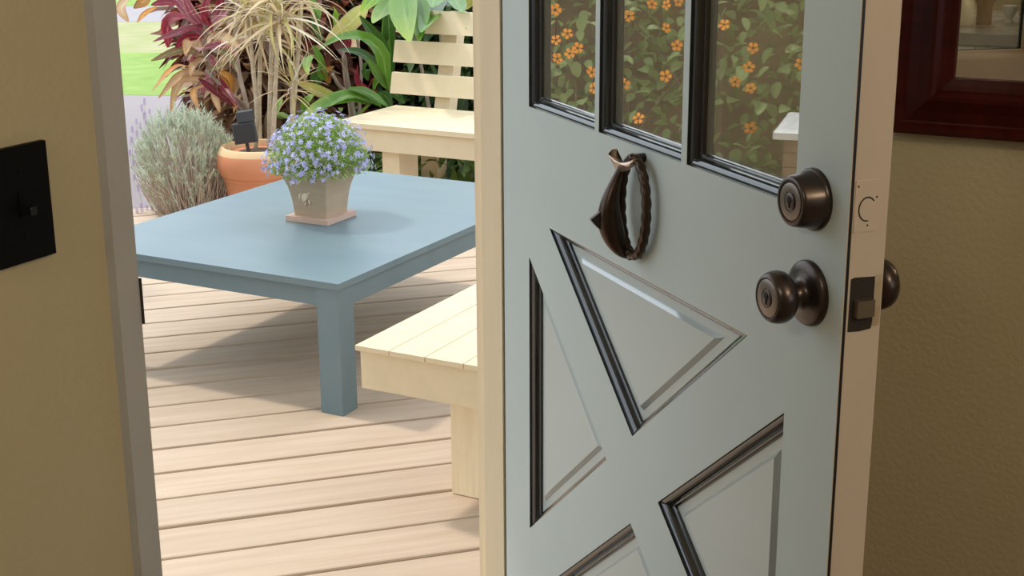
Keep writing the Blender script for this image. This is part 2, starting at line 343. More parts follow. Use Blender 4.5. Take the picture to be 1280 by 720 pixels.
# unseen roof overhang, its reach set to keep sun off the door
ev = struct(box('trim_3', (-1.50, YB - .3, 2.42), (-WT - .001, 1.2, 2.50), M['soffit'], None, .004)); ev['label'] = 'unseen white roof overhang sized to keep sun off the door'
# door frame: latch-side jamb (edge proud of the wall), hinge-side jamb with stop, head
PR = .011
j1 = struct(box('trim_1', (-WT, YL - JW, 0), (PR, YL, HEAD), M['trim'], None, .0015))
j1['label'] = 'grey painted door jamb beside the light switch'
sp = box('strike_plate', (-.035, YL, .845), (.006, YL + .0015, .915), M['bronze'], j1, .0005)
lip = box('strike_lip', (PR - .006, YL + .0002, .858), (PR + .002, YL + .0022, .905), M['bronze'], j1, .0008)
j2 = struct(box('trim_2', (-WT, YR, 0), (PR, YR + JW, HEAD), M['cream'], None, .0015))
j2['label'] = 'cream painted hinge jamb beside the open door'
box('door_stop', (-.082, YR - .012, .0), (-.0475, YR, HEAD), M['cream'], j2, .002, 2)
box('jamb_strip', (-.0475, YR - .006, .0), (-.0435, YR, HEAD), mat('grey_jamb_strip', (.16, .14, .12), .7), j2, .0005)  # narrow grey strip on the room side of the door stop
j3 = struct(box('trim_4', (-WT, YL, HEAD), (PR, YR, HEAD + JW), M['cream'], None, .0015)); j3['label'] = 'cream painted head of the door frame'
th = struct(box('trim_5', (-WT - .02, YL, -.06), (.02, YR, .004), M['fence'], None, .003)); th['label'] = 'brown wooden door threshold'

# ------------------------------------------------------------------ deck
S2 = math.sqrt(2); PITCH = .1436; D0 = -.7438; DEDGE = -3.64
def de(d, e): return ((e + d) / S2, (e - d) / S2)
deck = struct(empty('deck', (0, 0, 0)))
BW = PITCH - .0088
k = math.ceil((DEDGE - D0) / PITCH); ds = []
d = D0 + (k - 1) * PITCH
while d < 2.2:
    lo, hi = d + .0044, d + PITCH - .0044
    # a board from the house wall (x=-.101) to its far end
    def ends(dd_):
        return max(-4.6 * S2 - dd_, dd_ - 2.6 * S2), min(-.101 * S2 - dd_, 4.3 * S2 + dd_)
    (a0, a1), (b0, b1) = ends(lo), ends(hi)
    if a1 - a0 > .15 and b1 - b0 > .15:
        eo = (a0 + a1) / 2; do = (lo + hi) / 2; x0, y0 = de(do, eo)
        bm = bmesh.new(); r = .005
        # cross-section with eased edges, local X along the board, Y across
        sec = [(-BW / 2, -.025), (-BW / 2, -r), (-BW / 2 + r * .3, -r * .3), (-BW / 2 + r, 0), (BW / 2 - r, 0), (BW / 2 - r * .3, -r * .3), (BW / 2, -r), (BW / 2, -.025)]
        def endx(yl, which):   # local y = -(d offset)
            dd_ = do - yl; q = ends(dd_); return q[which] - eo
        A = [bm.verts.new((endx(y, 0), y, z)) for y, z in sec]; B = [bm.verts.new((endx(y, 1), y, z)) for y, z in sec]
        bm.faces.new(A[::-1]); bm.faces.new(B)
        for i in range(8): bm.faces.new((A[i], A[(i + 1) % 8], B[(i + 1) % 8], B[i]))
        o = bm_done(bm, 'deck_board', M['deck'], deck); o.location = (x0, y0, rnd.uniform(-.0008, .0008)); o.rotation_euler = (0, 0, math.pi / 4)
    d += PITCH
# joists under the boards and the fascia along the far edge
def prism_xy(name, poly, z0, z1, m, parent): return prism(name, poly, z0, z1, m, parent, .001, lambda p, q, a: (p, q, a))
for i in range(9):
    e0 = -4.0 + i * .6
    prism_xy('joist', [de(DEDGE + .03, e0), de(.2, e0), de(.2, e0 + .045), de(DEDGE + .03, e0 + .045)], -.14, -.027, M['joist'], deck) if e0 < 1.0 else None
prism_xy('fascia', [de(DEDGE - .03, -3.2), de(DEDGE - .03, 3.3), de(DEDGE - .001, 3.3), de(DEDGE - .001, -3.2)], -.145, -.004, M['deck'], deck)

# ------------------------------------------------------------------ ground
GZ = -.15
def gq(name, pix, m, z, label, extra=None):
    pts = [CAM + r_ * ((z - CAM.z) / r_.z) for r_ in [(fwd + (x - CX) / F * CR - (y - CY) / F * CU) for x, y in pix]]
    return pts
def slab(name, poly, z, m, label):
    o = prism_xy(name, [(p[0], p[1]) for p in poly], z - .05, z, m, None); o['kind'] = 'structure'; o['label'] = label; return o
slab('ground_soil', [(-30, -30), (30, -30), (30, 40), (-30, 40)], GZ - .06, M['earth'], 'dark garden soil under the planting')
def strip(y0, y1):   # ground strip between two picture rows, running across the view
    def g(x, y):
        r_ = fwd + (x - CX) / F * CR - (y - CY) / F * CU; return CAM + r_ * ((GZ - CAM.z) / r_.z)
    a, b = g(170, y0), g(170, y1); dirv = Vector((.93, .36, 0))
    return [a - dirv * 14, a + dirv * 3.2, b + dirv * 3.2, b - dirv * 14]
slab('garden_path', strip(300, 119), GZ + .0, M['path'], 'lilac grey path beyond the deck')
slab('lawn', strip(119, 66), GZ + .002, M['lawn'], 'bright green lawn beyond the path')
slab('dry_grass', strip(66, 27), GZ - .002, M['dry'], 'pale dry grass strip before the road')
slab('road', strip(27, 8), GZ - .0, M['road'], 'pale grey road behind the grass')
slab('verge', strip(8, -60), GZ - .003, M['lawn'], 'green verge on the far side of the road')

# ------------------------------------------------------------------ the open door
OA = math.radians(50.2); T = .0445; DW = .868
door = empty('door_1', (0, 0, 0), OA - math.pi / 2); door['kind'] = 'structure'; door['label'] = 'blue grey half-glass door with crossbuck panels standing open'
DB, DT_ = .012, 2.035
U0, U1 = .0972, .7775; V0, V1, V2 = .250, .8052, .9667
LV = [(.9667, 1.246), (1.2585, 1.538), (1.5505, 1.83)]; LU = [(U0, .3135), (.3257, .5428), (.5558, U1)]
def stile(u0, u1, latch=False):
    o = box('stile', (u0, -T, DB), (u1, 0, DT_), [M['door'], M['dooredge']], door, .0012)
    me = o.data
    for p in me.polygons:
        if (latch and p.normal.x > .9) or p.normal.y > .9: p.material_index = 1
    return o
stile(.0, U0); stile(U1, DW, True)
def inner(o):
    for p in o.data.polygons:
        if p.normal.y > .9: p.material_index = 1
    return o
def rail(u0, u1, v0, v1, name='rail', m='doorh'): return inner(box(name, (u0, -T, v0), (u1, 0, v1), [M[m], M['dooredge']], door, .0012))
rail(U0, U1, DB, V0); rail(U0, U1, V1, V2); rail(U0, U1, 1.83, DT_)
for a, b in ((.3135, .3257), (.5428, .5558)): rail(a, b, V2, 1.83, 'muntin', 'door')
for a, b in ((1.246, 1.2585), (1.538, 1.5505)):
    for u0, u1 in LU: rail(u0, u1, a, b, 'muntin')
# crossbuck braces
VC = .5275
pL = (.3612, VC); pR = (.5075, VC); pT = (.4345, .5888); pB = (.4345, .4667)
tri_T = [(.1696, V1), (.7000, V1), pT]; tri_B = [(.1696, V0), pB, (.7000, V0)]
tri_L = [(U0, .7455), pL, (U0, .3095)]; tri_R = [(U1, .7440), (U1, .3105), pR]
def brace(poly): 
    return inner(prism('cross_brace', poly, -T, 0, [M['doorb'], M['dooredge']], door, .0009))
M['doorp'] = mat('blue_grey_satin_panel_paint', (.40, .45, .435), .30, .5, col2=(.425, .475, .455), nscale=5, bump=.08, bscale=70, bstretch=(2.2, 1, .25), var=.015, bdist=.001)
M['bevel'] = mat('blue_grey_gloss_bevel_paint', (.42, .47, .455), .18, 1.0, coat=1.0)
M['doorb'] = mat('blue_grey_door_paint_brace', (.43, .485, .468), .5, .2, col2=(.455, .51, .49), nscale=5, bump=.10, bscale=60, bstretch=(1, 1, 1), var=.015, bdist=.001)
brace([(U0, .7455), (U0, V1), (.1696, V1), pT, pR, (U1, .3105), (U1, V0), (.7000, V0), pB, pL])
brace([(U0, .3095), pL, pB, (.1696, V0), (U0, V0)]); brace([pT, (.7000, V1), (U1, V1), (U1, .7440), pR])
def inset(poly, m_):
    n = len(poly); cx = sum(p[0] for p in poly) / n; cy = sum(p[1] for p in poly) / n; L = []
    for i in range(n):
        a, b = Vector(poly[i]), Vector(poly[(i + 1) % n]); t = (b - a).normalized(); nn = Vector((-t.y, t.x))
        if nn.dot(Vector((cx, cy)) - a) < 0: nn = -nn
        L.append((a + nn * m_, t))
    out = []
    for i in range(n):
        p, t = L[i - 1]; q, s = L[i]; den = t.x * s.y - t.y * s.x
        k_ = ((q.x - p.x) * s.y - (q.y - p.y) * s.x) / den; out.append(p + t * k_)
    return out
PROF = [(0, .0004), (.0006, .0032), (.0030, .0036), (.0052, .0046), (.0072, .0064), (.0088, .0088), (.0097, .0112), (.0098, .0118), (.0118, .0122), (.0130, .0132), (.0138, .0148), (.0140, .0172)]
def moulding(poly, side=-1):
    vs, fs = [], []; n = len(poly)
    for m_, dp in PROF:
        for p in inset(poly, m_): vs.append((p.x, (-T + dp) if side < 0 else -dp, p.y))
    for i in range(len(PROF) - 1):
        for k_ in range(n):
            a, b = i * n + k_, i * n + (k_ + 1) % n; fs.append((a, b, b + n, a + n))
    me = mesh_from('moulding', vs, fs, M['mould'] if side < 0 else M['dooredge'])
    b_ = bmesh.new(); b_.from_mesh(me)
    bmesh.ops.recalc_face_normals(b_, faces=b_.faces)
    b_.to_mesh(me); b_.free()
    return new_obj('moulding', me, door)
for u0, u1 in LU:
    for v0, v1 in LV:
        q = [(u0, v0), (u1, v0), (u1, v1), (u0, v1)]
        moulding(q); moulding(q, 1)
        box('glass_pane', (u0 + .004, -T + .0172, v0 + .004), (u1 - .004, -T + .0202, v1 - .004), M['glass'], door, 0)
for q in (tri_T, tri_B, tri_L, tri_R):
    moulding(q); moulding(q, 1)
    vs, fs = [], []; n = 3
    for m_, dp in ((.004, .030), (.004, .0165), (.0258, .0165), (.0312, .0108)):
        for p in inset(q, m_): vs.append((p.x, -T + dp, p.y))
    for i in range(3):
        for k_ in range(n):
            a, b = i * n + k_, i * n + (k_ + 1) % n; fs.append((a, b, b + n, a + n))
    fs.append((9, 10, 11)); fs.append((0, 1, 2))
    me = mesh_from('panel', vs, fs, [M['doorp'], M['bevel']], mi=[0] * 6 + [1] * 3 + [0, 0]); b_ = bmesh.new(); b_.from_mesh(me); bmesh.ops.recalc_face_normals(b_, faces=b_.faces); b_.to_mesh(me); b_.free()
    new_obj('panel', me, door)
# thin dark strip at the outer corner of the latch edge
box('edge_strip', (DW - .0002, -T + .0012, DB), (DW + .0006, -T + .0042, DT_), M['black'], door, 0)

# hardware ----------------------------------------------------------
HU = .811
db = new_obj('deadbolt', lathe_mesh('deadbolt', [(0, 0), (.0310, 0), (.0310, .0035), (.0298, .0050), (.0288, .0056), (.0252, .0245), (.0243, .0268), (.0226, .0280), (.0200, .0280), (.0196, .0270), (.0186, .0270), (0, .0270)], M['bronze'], 48, 'Y-'), door)
db.location = (HU, -T, .979); db['label'] = 'bronze deadbolt cylinder above the knob'
f1 = new_obj('lock_face', lathe_mesh('lock_face', [(0, .0268), (.0184, .0268), (.0184, .0276), (.0178, .0280), (.0100, .0280), (.0098, .0272), (0, .0272)], M['bronze_l'], 40, 'Y-'), db)
plug_me = lathe_mesh('key_plug', [(0, .0270), (.0086, .0270), (.0086, .0284), (.0080, .0288), (0, .0288)], M['bronze'], 32, 'Y-')
new_obj('key_plug', plug_me, db)
def keyway(parent, off):
    bm = bmesh.new(); bbox(bm, (-.0011, -.0005, -.0060), (.0011, .0004, .0030))
    r_ = bmesh.ops.create_circle(bm, cap_ends=True, radius=.0030, segments=14, matrix=Matrix.Translation((0, -.0005, .0022)) @ Matrix.Rotation(math.pi / 2, 4, 'X'))
    o = bm_done(bm, 'keyhole', M['hole'], parent); o.location = (0, -off - .0003, 0); return o
keyway(db, .0288)
KN = [(0, 0), (.0335, 0), (.0335, .0030), (.0325, .0050), (.0300, .0066), (.0240, .0086), (.0175, .0098), (.0140, .0118), (.0122, .0150), (.0112, .0180), (.0112, .0215), (.0130, .0235), (.0150, .0245), (.0215, .0262), (.0250, .0300), (.0266, .0350), (.0266, .0395), (.0255, .0440), (.0235, .0475), (.0212, .0490), (.0200, .0486), (.0196, .0478), (0, .0478)]
kn = new_obj('knob', lathe_mesh('knob', KN, M['bronze'], 56, 'Y-'), door); kn.location = (HU, -T, .8835); kn['label'] = 'round bronze door knob with keyhole'
new_obj('lock_face', lathe_mesh('lock_face', [(0, .0476), (.0190, .0476), (.0190, .0484), (.0182, .0490), (.0098, .0494), (.0094, .0486), (0, .0486)], M['bronze_l'], 40, 'Y-'), kn)
pl = new_obj('key_plug', plug_me, kn); pl.location = (0, -.0212, 0)
keyway(kn, .0500)
ki = new_obj('inner_knob', lathe_mesh('inner_knob', KN, M['bronze'], 48, 'Y-'), door); ki.location = (HU, 0, .8835); ki.rotation_euler = (0, 0, math.pi)
di = new_obj('thumb_turn', lathe_mesh('thumb_turn', [(0, 0), (.028, 0), (.028, .004), (.025, .006), (.006, .0065), (.006, .014), (0, .014)], M['bronze'], 32, 'Y-'), door); di.location = (HU, 0, .979); di.rotation_euler = (0, 0, math.pi)
# latch mortise on the edge (bare, with the bolt) and the painted deadbolt plate
X1 = DW + .0002
mo = prism('latch_mortise', [(-.0375, .8585), (-.0372, .9115), (-.0330, .9128), (-.0100, .9115), (-.0098, .868), (-.0112, .8590), (-.0250, .8577)], X1, X1 + .0005, M['hole'], door, 0, lambda p, q, a: (a, p, q))
box('paint_chip', (X1, -.0096, .861), (X1 + .0004, -.0015, .9125), mat('chipped_bare_wood', (.38, .29, .18), .8, col2=(.45, .38, .28), nscale=60), door, 0)
lb = box('latch_bolt', (X1, -.0330, .8735), (X1 + .0085, -.0135, .8905), M['brass'], door, .003, 2)
dpl = box('bolt_plate', (X1 - .0002, -.0385, .9575), (X1 + .0007, -.0120, 1.0075), M['dooredge'], door, .0003)
vs, fs = tube_geo([(X1 + .0008, -.0245 + .0095 * math.cos(a_), .9795 + .0115 * math.sin(a_)) for a_ in [math.radians(40 + i * 20) for i in range(13)]], .0007, 5)
new_obj('bolt_outline', mesh_from('bolt_outline', vs, fs, M['hole']), dpl)
for p_ in ((-.0355, 1.002), (-.0230, .9635), (-.0142, .9905)):
    o = new_obj('screw', lathe_mesh('screw', [(0, 0), (.0011, 0), (.0009, .0004), (0, .0004)], M['hole'], 10, 'Y-'), dpl); o.rotation_euler = (0, 0, math.pi / 2); o.location = (X1 + .0007, p_[0], p_[1])
# hinges on the jamb side
for v_ in (.25, 1.02, 1.80):
    tb = tube('hinge', [(-.002, .004, v_ - .045), (-.002, .004, v_ + .045)], .0055, M['bronze'], door, 10)
# dolphin knocker: rope ring lying on the door, dolphin arching out from it
kroot = new_obj('knocker', None, door); kroot.location = (.452, -T, .896); kroot['label'] = 'cast bronze leaping dolphin knocker with rope ring'
ring = []; NS = 132
vs, fs = [], []
RA, RB = .0335, .0600
for i in range(NS):
    a = 2 * math.pi * i / NS; c = Vector((RA * math.cos(a), -.013, RB * math.sin(a))); tan = Vector((-RA * math.sin(a), 0, RB * math.cos(a))).normalized()
    nx = Vector((0, -1, 0)); ny = tan.cross(nx)
    for k_ in range(12):
        b = 2 * math.pi * k_ / 12; rr = .0050 + .0014 * abs(math.sin((b + i * 2 * math.pi * 11 / NS)))
        vs.append(c + (nx * math.cos(b) + ny * math.sin(b)) * rr)
for i in range(NS):
    for k_ in range(12):
        a, b = i * 12 + k_, i * 12 + (k_ + 1) % 12; j = ((i + 1) % NS) * 12
        fs.append((a, b, j + (k_ + 1) % 12, j + k_))
new_obj('rope_ring', mesh_from('rope_ring', vs, fs, M['knock'], True), kroot)
# profile in (outward, height) relative to the knocker origin, thickness across the door
KUO = -.018
body = [(.0205, .0520, .0035, .006), (.0235, .0440, .0040, .005), (.0290, .0300, .0065, .0075), (.0345, .0130, .0100, .010), (.0370, -.0050, .0135, .0120), (.0350, -.0230, .0155, .0130), (.0295, -.0400, .0140, .012), (.0235, -.0530, .0100, .010), (.0175, -.0615, .0060, .0075), (.0110, -.0655, .0040, .005), (.0065, -.0665, .0025, .003)]
bp = spline([(o_, h_, 0) for o_, h_, _, _ in body], 30); rp = spline([(r_, t_, 0) for _, _, r_, t_ in body], 30)
vs, fs = [], []
for i, p in enumerate(bp):
    t = (bp[min(i + 1, 30)] - bp[max(i - 1, 0)]).normalized(); nn = Vector((-t.y, t.x, 0))
    for k_ in range(16):
        a = 2 * math.pi * k_ / 16; q = p + nn * rp[i].x * math.cos(a)
        vs.append((KUO + rp[i].y * math.sin(a), -q.x, q.y))
for i in range(30):
    for k_ in range(16):
        a, b = i * 16 + k_, i * 16 + (k_ + 1) % 16; fs.append((a, b, b + 16, a + 16))
fs.append(tuple(range(16))[::-1]); fs.append(tuple(range(30 * 16, 31 * 16)))
new_obj('dolphin_body', mesh_from('dolphin_body', vs, fs, M['knock'], True), kroot)
def fin(name, poly, th, m):
    o = prism(name, poly, -th / 2, th / 2, m, kroot, .0008, lambda p, q, a: (KUO + a, -p, q)); return o
fin('dorsal_fin', [(.0460, -.0020), (.0540, -.0085), (.0625, -.0140), (.0590, -.0190), (.0500, -.0280), (.0440, -.0120)], .005, M['knock'])
fl = [(-.018, .000, .0660), (-.0200, .004, .060), (-.010, .0, .0545), (0, .0, .0525), (.012, -.001, .0545), (.026, -.003, .0590), (.032, -.004, .0625), (.020, -.003, .0505), (.008, -.001, .0435), (0, .0, .0405), (-.008, .001, .0450), (-.014, .002, .0520)]
bm = bmesh.new(); A = [bm.verts.new((KUO + x, -.0255 - y, z)) for x, y, z in fl]; B = [bm.verts.new((KUO + x, -.0185 - y, z)) for x, y, z in fl]
bm.faces.new(A); bm.faces.new(B[::-1])
for i in range(len(fl)): bm.faces.new((A[i], B[i], B[(i + 1) % len(fl)], A[(i + 1) % len(fl)]))
bm_done(bm, 'tail_fluke', M['knock_l'], kroot, True, bevel=.0022, seg=2)
tube('mount_post', [(0, 0, .060), (0, -.020, .060)], .006, M['knock'], kroot, 12); tube('mount_post', [(-.006, 0, -.062), (-.006, -.016, -.062)], .006, M['knock'], kroot, 12)

# ------------------------------------------------------------------ light switch
sw = empty('light_switch', (0, -1.0046, 1.0063)); tag(sw, 'black toggle light switch plate on the left wall', 'light switch')
box('plate', (.0003, -.0335, -.0525), (.0065, .0335, .0525), M['plate'], sw, .0022, 2)
box('toggle_surround', (.0065, -.005, -.012), (.0075, .005, .012), M['plate'], sw, .0003)
tg = box('toggle', (.0070, -.0036, -.0085), (.0190, .0036, -.0010), M['black'], sw, .001)
for z_ in (.030, -.030):
    o = new_obj('screw', lathe_mesh('screw', [(0, 0), (.0032, 0), (.0028, .0010), (0, .0012)], M['plate'], 14, 'Y-'), sw); o.rotation_euler = (0, 0, math.pi / 2); o.location = (.0064, 0, z_)

# ------------------------------------------------------------------ mirror on the wall
MX0, MZ0, MX1, MZ1 = .507, .930, 1.30, 1.95
mr = empty('wall_mirror', ((MX0 + MX1) / 2, YM, MZ0)); tag(mr, 'mirror in a dark red mahogany moulded frame on the wall', 'mirror')
ox = (MX0 + MX1) / 2
FP = [(0, 0), (0, .024), (.003, .027), (.012, .027), (.016, .022), (.019, .0215), (.034, .026), (.050, .0345), (.056, .035), (.060, .031), (.064, .0225), (.070, .0205), (.080, .018), (.082, .008), (.082, 0)]
def frame_rail(idx):
    rect = [(MX0, MZ0), (MX1, MZ0), (MX1, MZ1), (MX0, MZ1)]; vs, fs = [], []
    for m_, h_ in FP:
        q = inset(rect, m_) if m_ else [Vector(p) for p in rect]
        for p in (q[idx], q[(idx + 1) % 4]): vs.append((p.x - ox, -h_, p.y - MZ0))
    for i in range(len(FP) - 1):
        a = i * 2; fs.append((a, a + 1, a + 3, a + 2))
    me = mesh_from('frame_rail', vs, fs, M['mahoh'] if idx % 2 == 0 else M['maho']); b_ = bmesh.new(); b_.from_mesh(me); bmesh.ops.recalc_face_normals(b_, faces=b_.faces); b_.to_mesh(me); b_.free()
    o = new_obj('frame_rail', me, mr)
for i in range(4): frame_rail(i)
box('mirror_glass', (MX0 + .075 - ox, -.010, .075), (MX1 - .075 - ox, -.006, MZ1 - MZ0 - .075), M['mirror'], mr, 0)

# ------------------------------------------------------------------ kitchen corner seen in the mirror
cb = empty('base_cabinet', (.31, -1.89, 0)); tag(cb, 'white painted base cabinet reflected in the mirror', 'cabinet')
box('body', (-.305, -.30, .10), (.30, .30, .858), M['white'], cb, .002); box('plinth', (-.305, -.30, 0), (.30, .25, .10), M['black'], cb, .002)
for i in range(2):
    dw_ = box('drawer', (-.30 + i * .30, .301, .69), (-.004 + i * .30, .318, .855), M['white'], cb, .003)
    box('cabinet_door', (-.30 + i * .30, .301, .12), (-.004 + i * .30, .318, .68), M['white'], cb, .003)
ct = box('countertop', (.002, -2.20, .862), (.63, -1.562, .890), M['counter'], None, .004); tag(ct, 'grey stone countertop above the white cabinet', 'countertop')
def turned(name, prof, m, loc, label, cat):
    o = new_obj(name, lathe_mesh(name, prof, m, 32)); o.location = loc; return tag(o, label, cat)
CZ = .8905
turned('ceramic_crock', [(0, 0), (.034, 0), (.040, .01), (.042, .045), (.036, .07), (.030, .075), (.028, .075), (.026, .02), (0, .02)], M['creamc'], (.225, -1.745, CZ), 'squat cream ceramic crock on the countertop in the mirror', 'crock')
mg = empty('wooden_mug', (.283, -1.80, CZ)); tag(mg, 'brown wooden mug with a teal rim on the countertop', 'mug')
new_obj('cup', lathe_mesh('cup', [(0, 0), (.020, 0), (.020, .05), (.034, .07), (.035, .095), (.031, .095), (.018, .05), (0, .04)], M['wood'], 28), mg)
new_obj('rim', lathe_mesh('rim', [(.034, .088), (.0365, .090), (.0365, .125), (.0325, .125), (.0325, .090)], M['teal'], 28), mg)
turned('egg_cup', [(0, 0), (.014, 0), (.008, .01), (.018, .03), (.019, .045), (.016, .045), (0, .02)], M['white'], (.338, -1.86, CZ), 'small white cup beside the wooden mug', 'cup')
for i in range(4):
    turned('dark_bowl', [(0, 0), (.05, 0), (.090, .022), (.095, .026), (.091, .027), (.05, .008), (0, .008)], M['dish'], (.455, -1.86, CZ + i * .0145), ['lowest dark bowl of the stack on the countertop', 'second dark bowl from the bottom of the countertop stack', 'third dark bowl from the bottom of the countertop stack', 'topmost dark bowl of the countertop stack'][i], 'bowl')['group'] = 'dark bowls on the countertop'
# unseen ceiling lamp, added to brighten the room walls
lp = empty('added_ceiling_lamp', (2.35, -1.55, CEIL)); tag(lp, 'added bronze ceiling lamp with a white bulb, unseen, brightening the room', 'lamp')
new_obj('canopy', lathe_mesh('canopy', [(0, 0), (.09, 0), (.085, -.02), (.02, -.035), (.015, -.16), (.03, -.17), (.03, -.2), (0, -.2)], M['bronze'], 32), lp)
em = bpy.data.materials.new('lit_bulb'); em.use_nodes = True; em.node_tree.nodes['Principled BSDF'].inputs['Emission Color'].default_value = (1, .8, .5, 1); em.node_tree.nodes['Principled BSDF'].inputs['Emission Strength'].default_value = 4
new_obj('bulb', lathe_mesh('bulb', [(0, -.30), (.02, -.296), (.04, -.275), (.045, -.25), (.035, -.22), (.02, -.2), (0, -.2)], em, 24), lp)
pl_ = bpy.data.lights.new('room_fill_light', 'POINT'); pl_.energy = 43; pl_.color = (1, .82, .58); pl_.shadow_soft_size = .12
plo = bpy.data.objects.new('room_fill_light', pl_); COL.objects.link(plo); plo.parent = lp; plo.location = (0, 0, -.46)

pd = empty('added_pendant_lamp', (.25, -2.5, CEIL)); tag(pd, 'added white dome pendant lamp, unseen, brightening the door', 'lamp')  # unseen pendant, added to lift the latch side of the door
tube('cord', [(0, 0, 0), (0, 0, -.36)], .003, M['black'], pd, 6)
new_obj('shade', lathe_mesh('shade', [(.02, -.35), (.05, -.37), (.12, -.43), (.15, -.50), (.145, -.50), (.115, -.435), (.045, -.378), (.015, -.36)], M['white'], 36), pd)
new_obj('bulb', lathe_mesh('bulb', [(0, -.49), (.018, -.485), (.03, -.46), (.026, -.43), (.012, -.40), (0, -.40)], em, 20), pd)
p2 = bpy.data.lights.new('door_fill_light', 'POINT'); p2.energy = 15; p2.color = (1, .95, .86); p2.shadow_soft_size = .1
p2o = bpy.data.objects.new('door_fill_light', p2); COL.objects.link(p2o); p2o.parent = pd; p2o.location = (0, 0, -.62)

# ------------------------------------------------------------------ coffee table
TX0, TX1, TY0, TY1, TZ = -1.785, -.933, .812, 1.972, .342
tb = empty('outdoor_table', ((TX0 + TX1) / 2, (TY0 + TY1) / 2, 0)); tag(tb, 'low blue grey painted wooden table on the deck', 'table')
hx, hy = (TX1 - TX0) / 2, (TY1 - TY0) / 2
box('tabletop', (-hx, -hy, TZ - .0165), (hx, hy, TZ), M['table'], tb, .0025, 2)
LG = .064; iz = TZ - .0165; ov = .006
for sx in (-1, 1):
    for sy in (-1, 1):
        x0 = sx * (hx - ov) ; y0 = sy * (hy - ov)
        box('leg', (min(x0, x0 - sx * LG), min(y0, y0 - sy * LG), 0.0012), (max(x0, x0 - sx * LG), max(y0, y0 - sy * LG), iz), M['table'], tb, .002)
for s in (-1, 1):
    y0 = s * (hy - ov - .014); box('apron', (-hx + ov + LG, min(y0, y0 - s * .02), iz - .052), (hx - ov - LG, max(y0, y0 - s * .02), iz), M['table'], tb, .001)
    x0 = s * (hx - ov - .002); box('apron', (min(x0, x0 - s * .02), -hy + ov + LG, iz - .052), (max(x0, x0 - s * .02), hy - ov - LG, iz), M['table'], tb, .001)

# ------------------------------------------------------------------ near bench along the house wall
bn = empty('garden_bench', (-.36, 1.2, 0)); tag(bn, 'cream slatted bench beside the door jamb, nearest the doorway', 'bench', 'cream deck benches')
def bl(x, y, z): return (x + .36, y - 1.2, z)
gaps = [-.5958, -.5138, -.4300, -.3429, -.2560, -.1690, -.1100]
for a, b in zip(gaps[:-1], gaps[1:]):
    box('seat_slat', bl(a + .0010, .380, .3585), bl(b - .0010, 2.35, .3690), M['bench'], bn, .0022, 2)
box('end_apron', bl(-.590, .392, .275), bl(-.120, .418, .3585), M['bench'], bn, .004, 2)
box('end_apron', bl(-.590, 2.310, .275), bl(-.120, 2.336, .3585), M['bench'], bn, .004, 2)
box('side_apron', bl(-.590, .418, .275), bl(-.565, 2.310, .3585), M['bench'], bn, .002)
box('side_apron', bl(-.145, .418, .275), bl(-.120, 2.310, .3585), M['bench'], bn, .002)
for y0 in (.5497, 1.40, 2.10):
    box('leg', bl(-.4735, y0, .0012), bl(-.335, y0 + .09, .3585), M['benchpost'], bn, .003, 2)

# ------------------------------------------------------------------ far bench with a slatted back
fb = empty('garden_bench', (-1.5, 2.9, 0)); tag(fb, 'cream slatted bench with a backrest behind the table', 'bench', 'cream deck benches')
def fl_(x, y, z): return (x + 1.5, y - 2.9, z)
FX0, FX1, FY0, FZ = -2.172, -.80, 2.592, .37
for i in range(5):
    a = FY0 + i * .0885; box('seat_slat', fl_(FX0, a, FZ - .018), fl_(FX1, a + .0865, FZ), M['bench'], fb, .0022, 2)
box('front_apron', fl_(FX0 + .01, FY0 + .012, .268), fl_(FX1, FY0 + .034, FZ - .018), M['bench'], fb, .003)
box('end_apron', fl_(FX0 + .01, FY0 + .034, .268), fl_(FX0 + .032, 3.02, FZ - .018), M['bench'], fb, .003)
for xa in (-1.981, -1.10):
    box('leg', fl_(xa, FY0 + .036, .0012), fl_(xa + .076, FY0 + .17, FZ - .018), M['bench'], fb, .002)
RK = math.tan(math.radians(13))
for xa in (-2.010, -1.12):
    # rear leg, then the raked back post
    box('rear_leg', fl_(xa, 2.955, .0012), fl_(xa + .076, 3.03, FZ - .018), M['bench'], fb, .002)
    bm = bmesh.new(); y0 = 3.052
    P = [(y0 + .012, FZ - .02), (y0 + .075, FZ - .02), (y0 + .075 + RK * .42, FZ + .37), (y0 + .012 + RK * .42, FZ + .37)]
    A = [bm.verts.new(fl_(xa, y, z)) for y, z in P]; B = [bm.verts.new(fl_(xa + .070, y, z)) for y, z in P]
    bm.faces.new(A); bm.faces.new(B[::-1])
    for i in range(4): bm.faces.new((A[i], B[i], B[(i + 1) % 4], A[(i + 1) % 4]))
    bm_done(bm, 'back_post', M['bench'], fb, bevel=.002)
for z0, z1 in ((.4150, .4985), (.5385, .6245), (.6570, .7460)):
    bm = bmesh.new(); xl = -2.206
    def yy(z): return 3.045 + (z - FZ - .045) * RK
    P = [(yy(z0), z0), (yy(z0) + .017, z0), (yy(z1) + .017, z1), (yy(z1), z1)]
    A = [bm.verts.new(fl_(xl, y, z)) for y, z in P]; B = [bm.verts.new(fl_(FX1, y, z)) for y, z in P]
    bm.faces.new(A); bm.faces.new(B[::-1])
    for i in range(4): bm.faces.new((A[i], B[i], B[(i + 1) % 4], A[(i + 1) % 4]))
    bm_done(bm, 'back_slat', M['bench'], fb, bevel=.002)

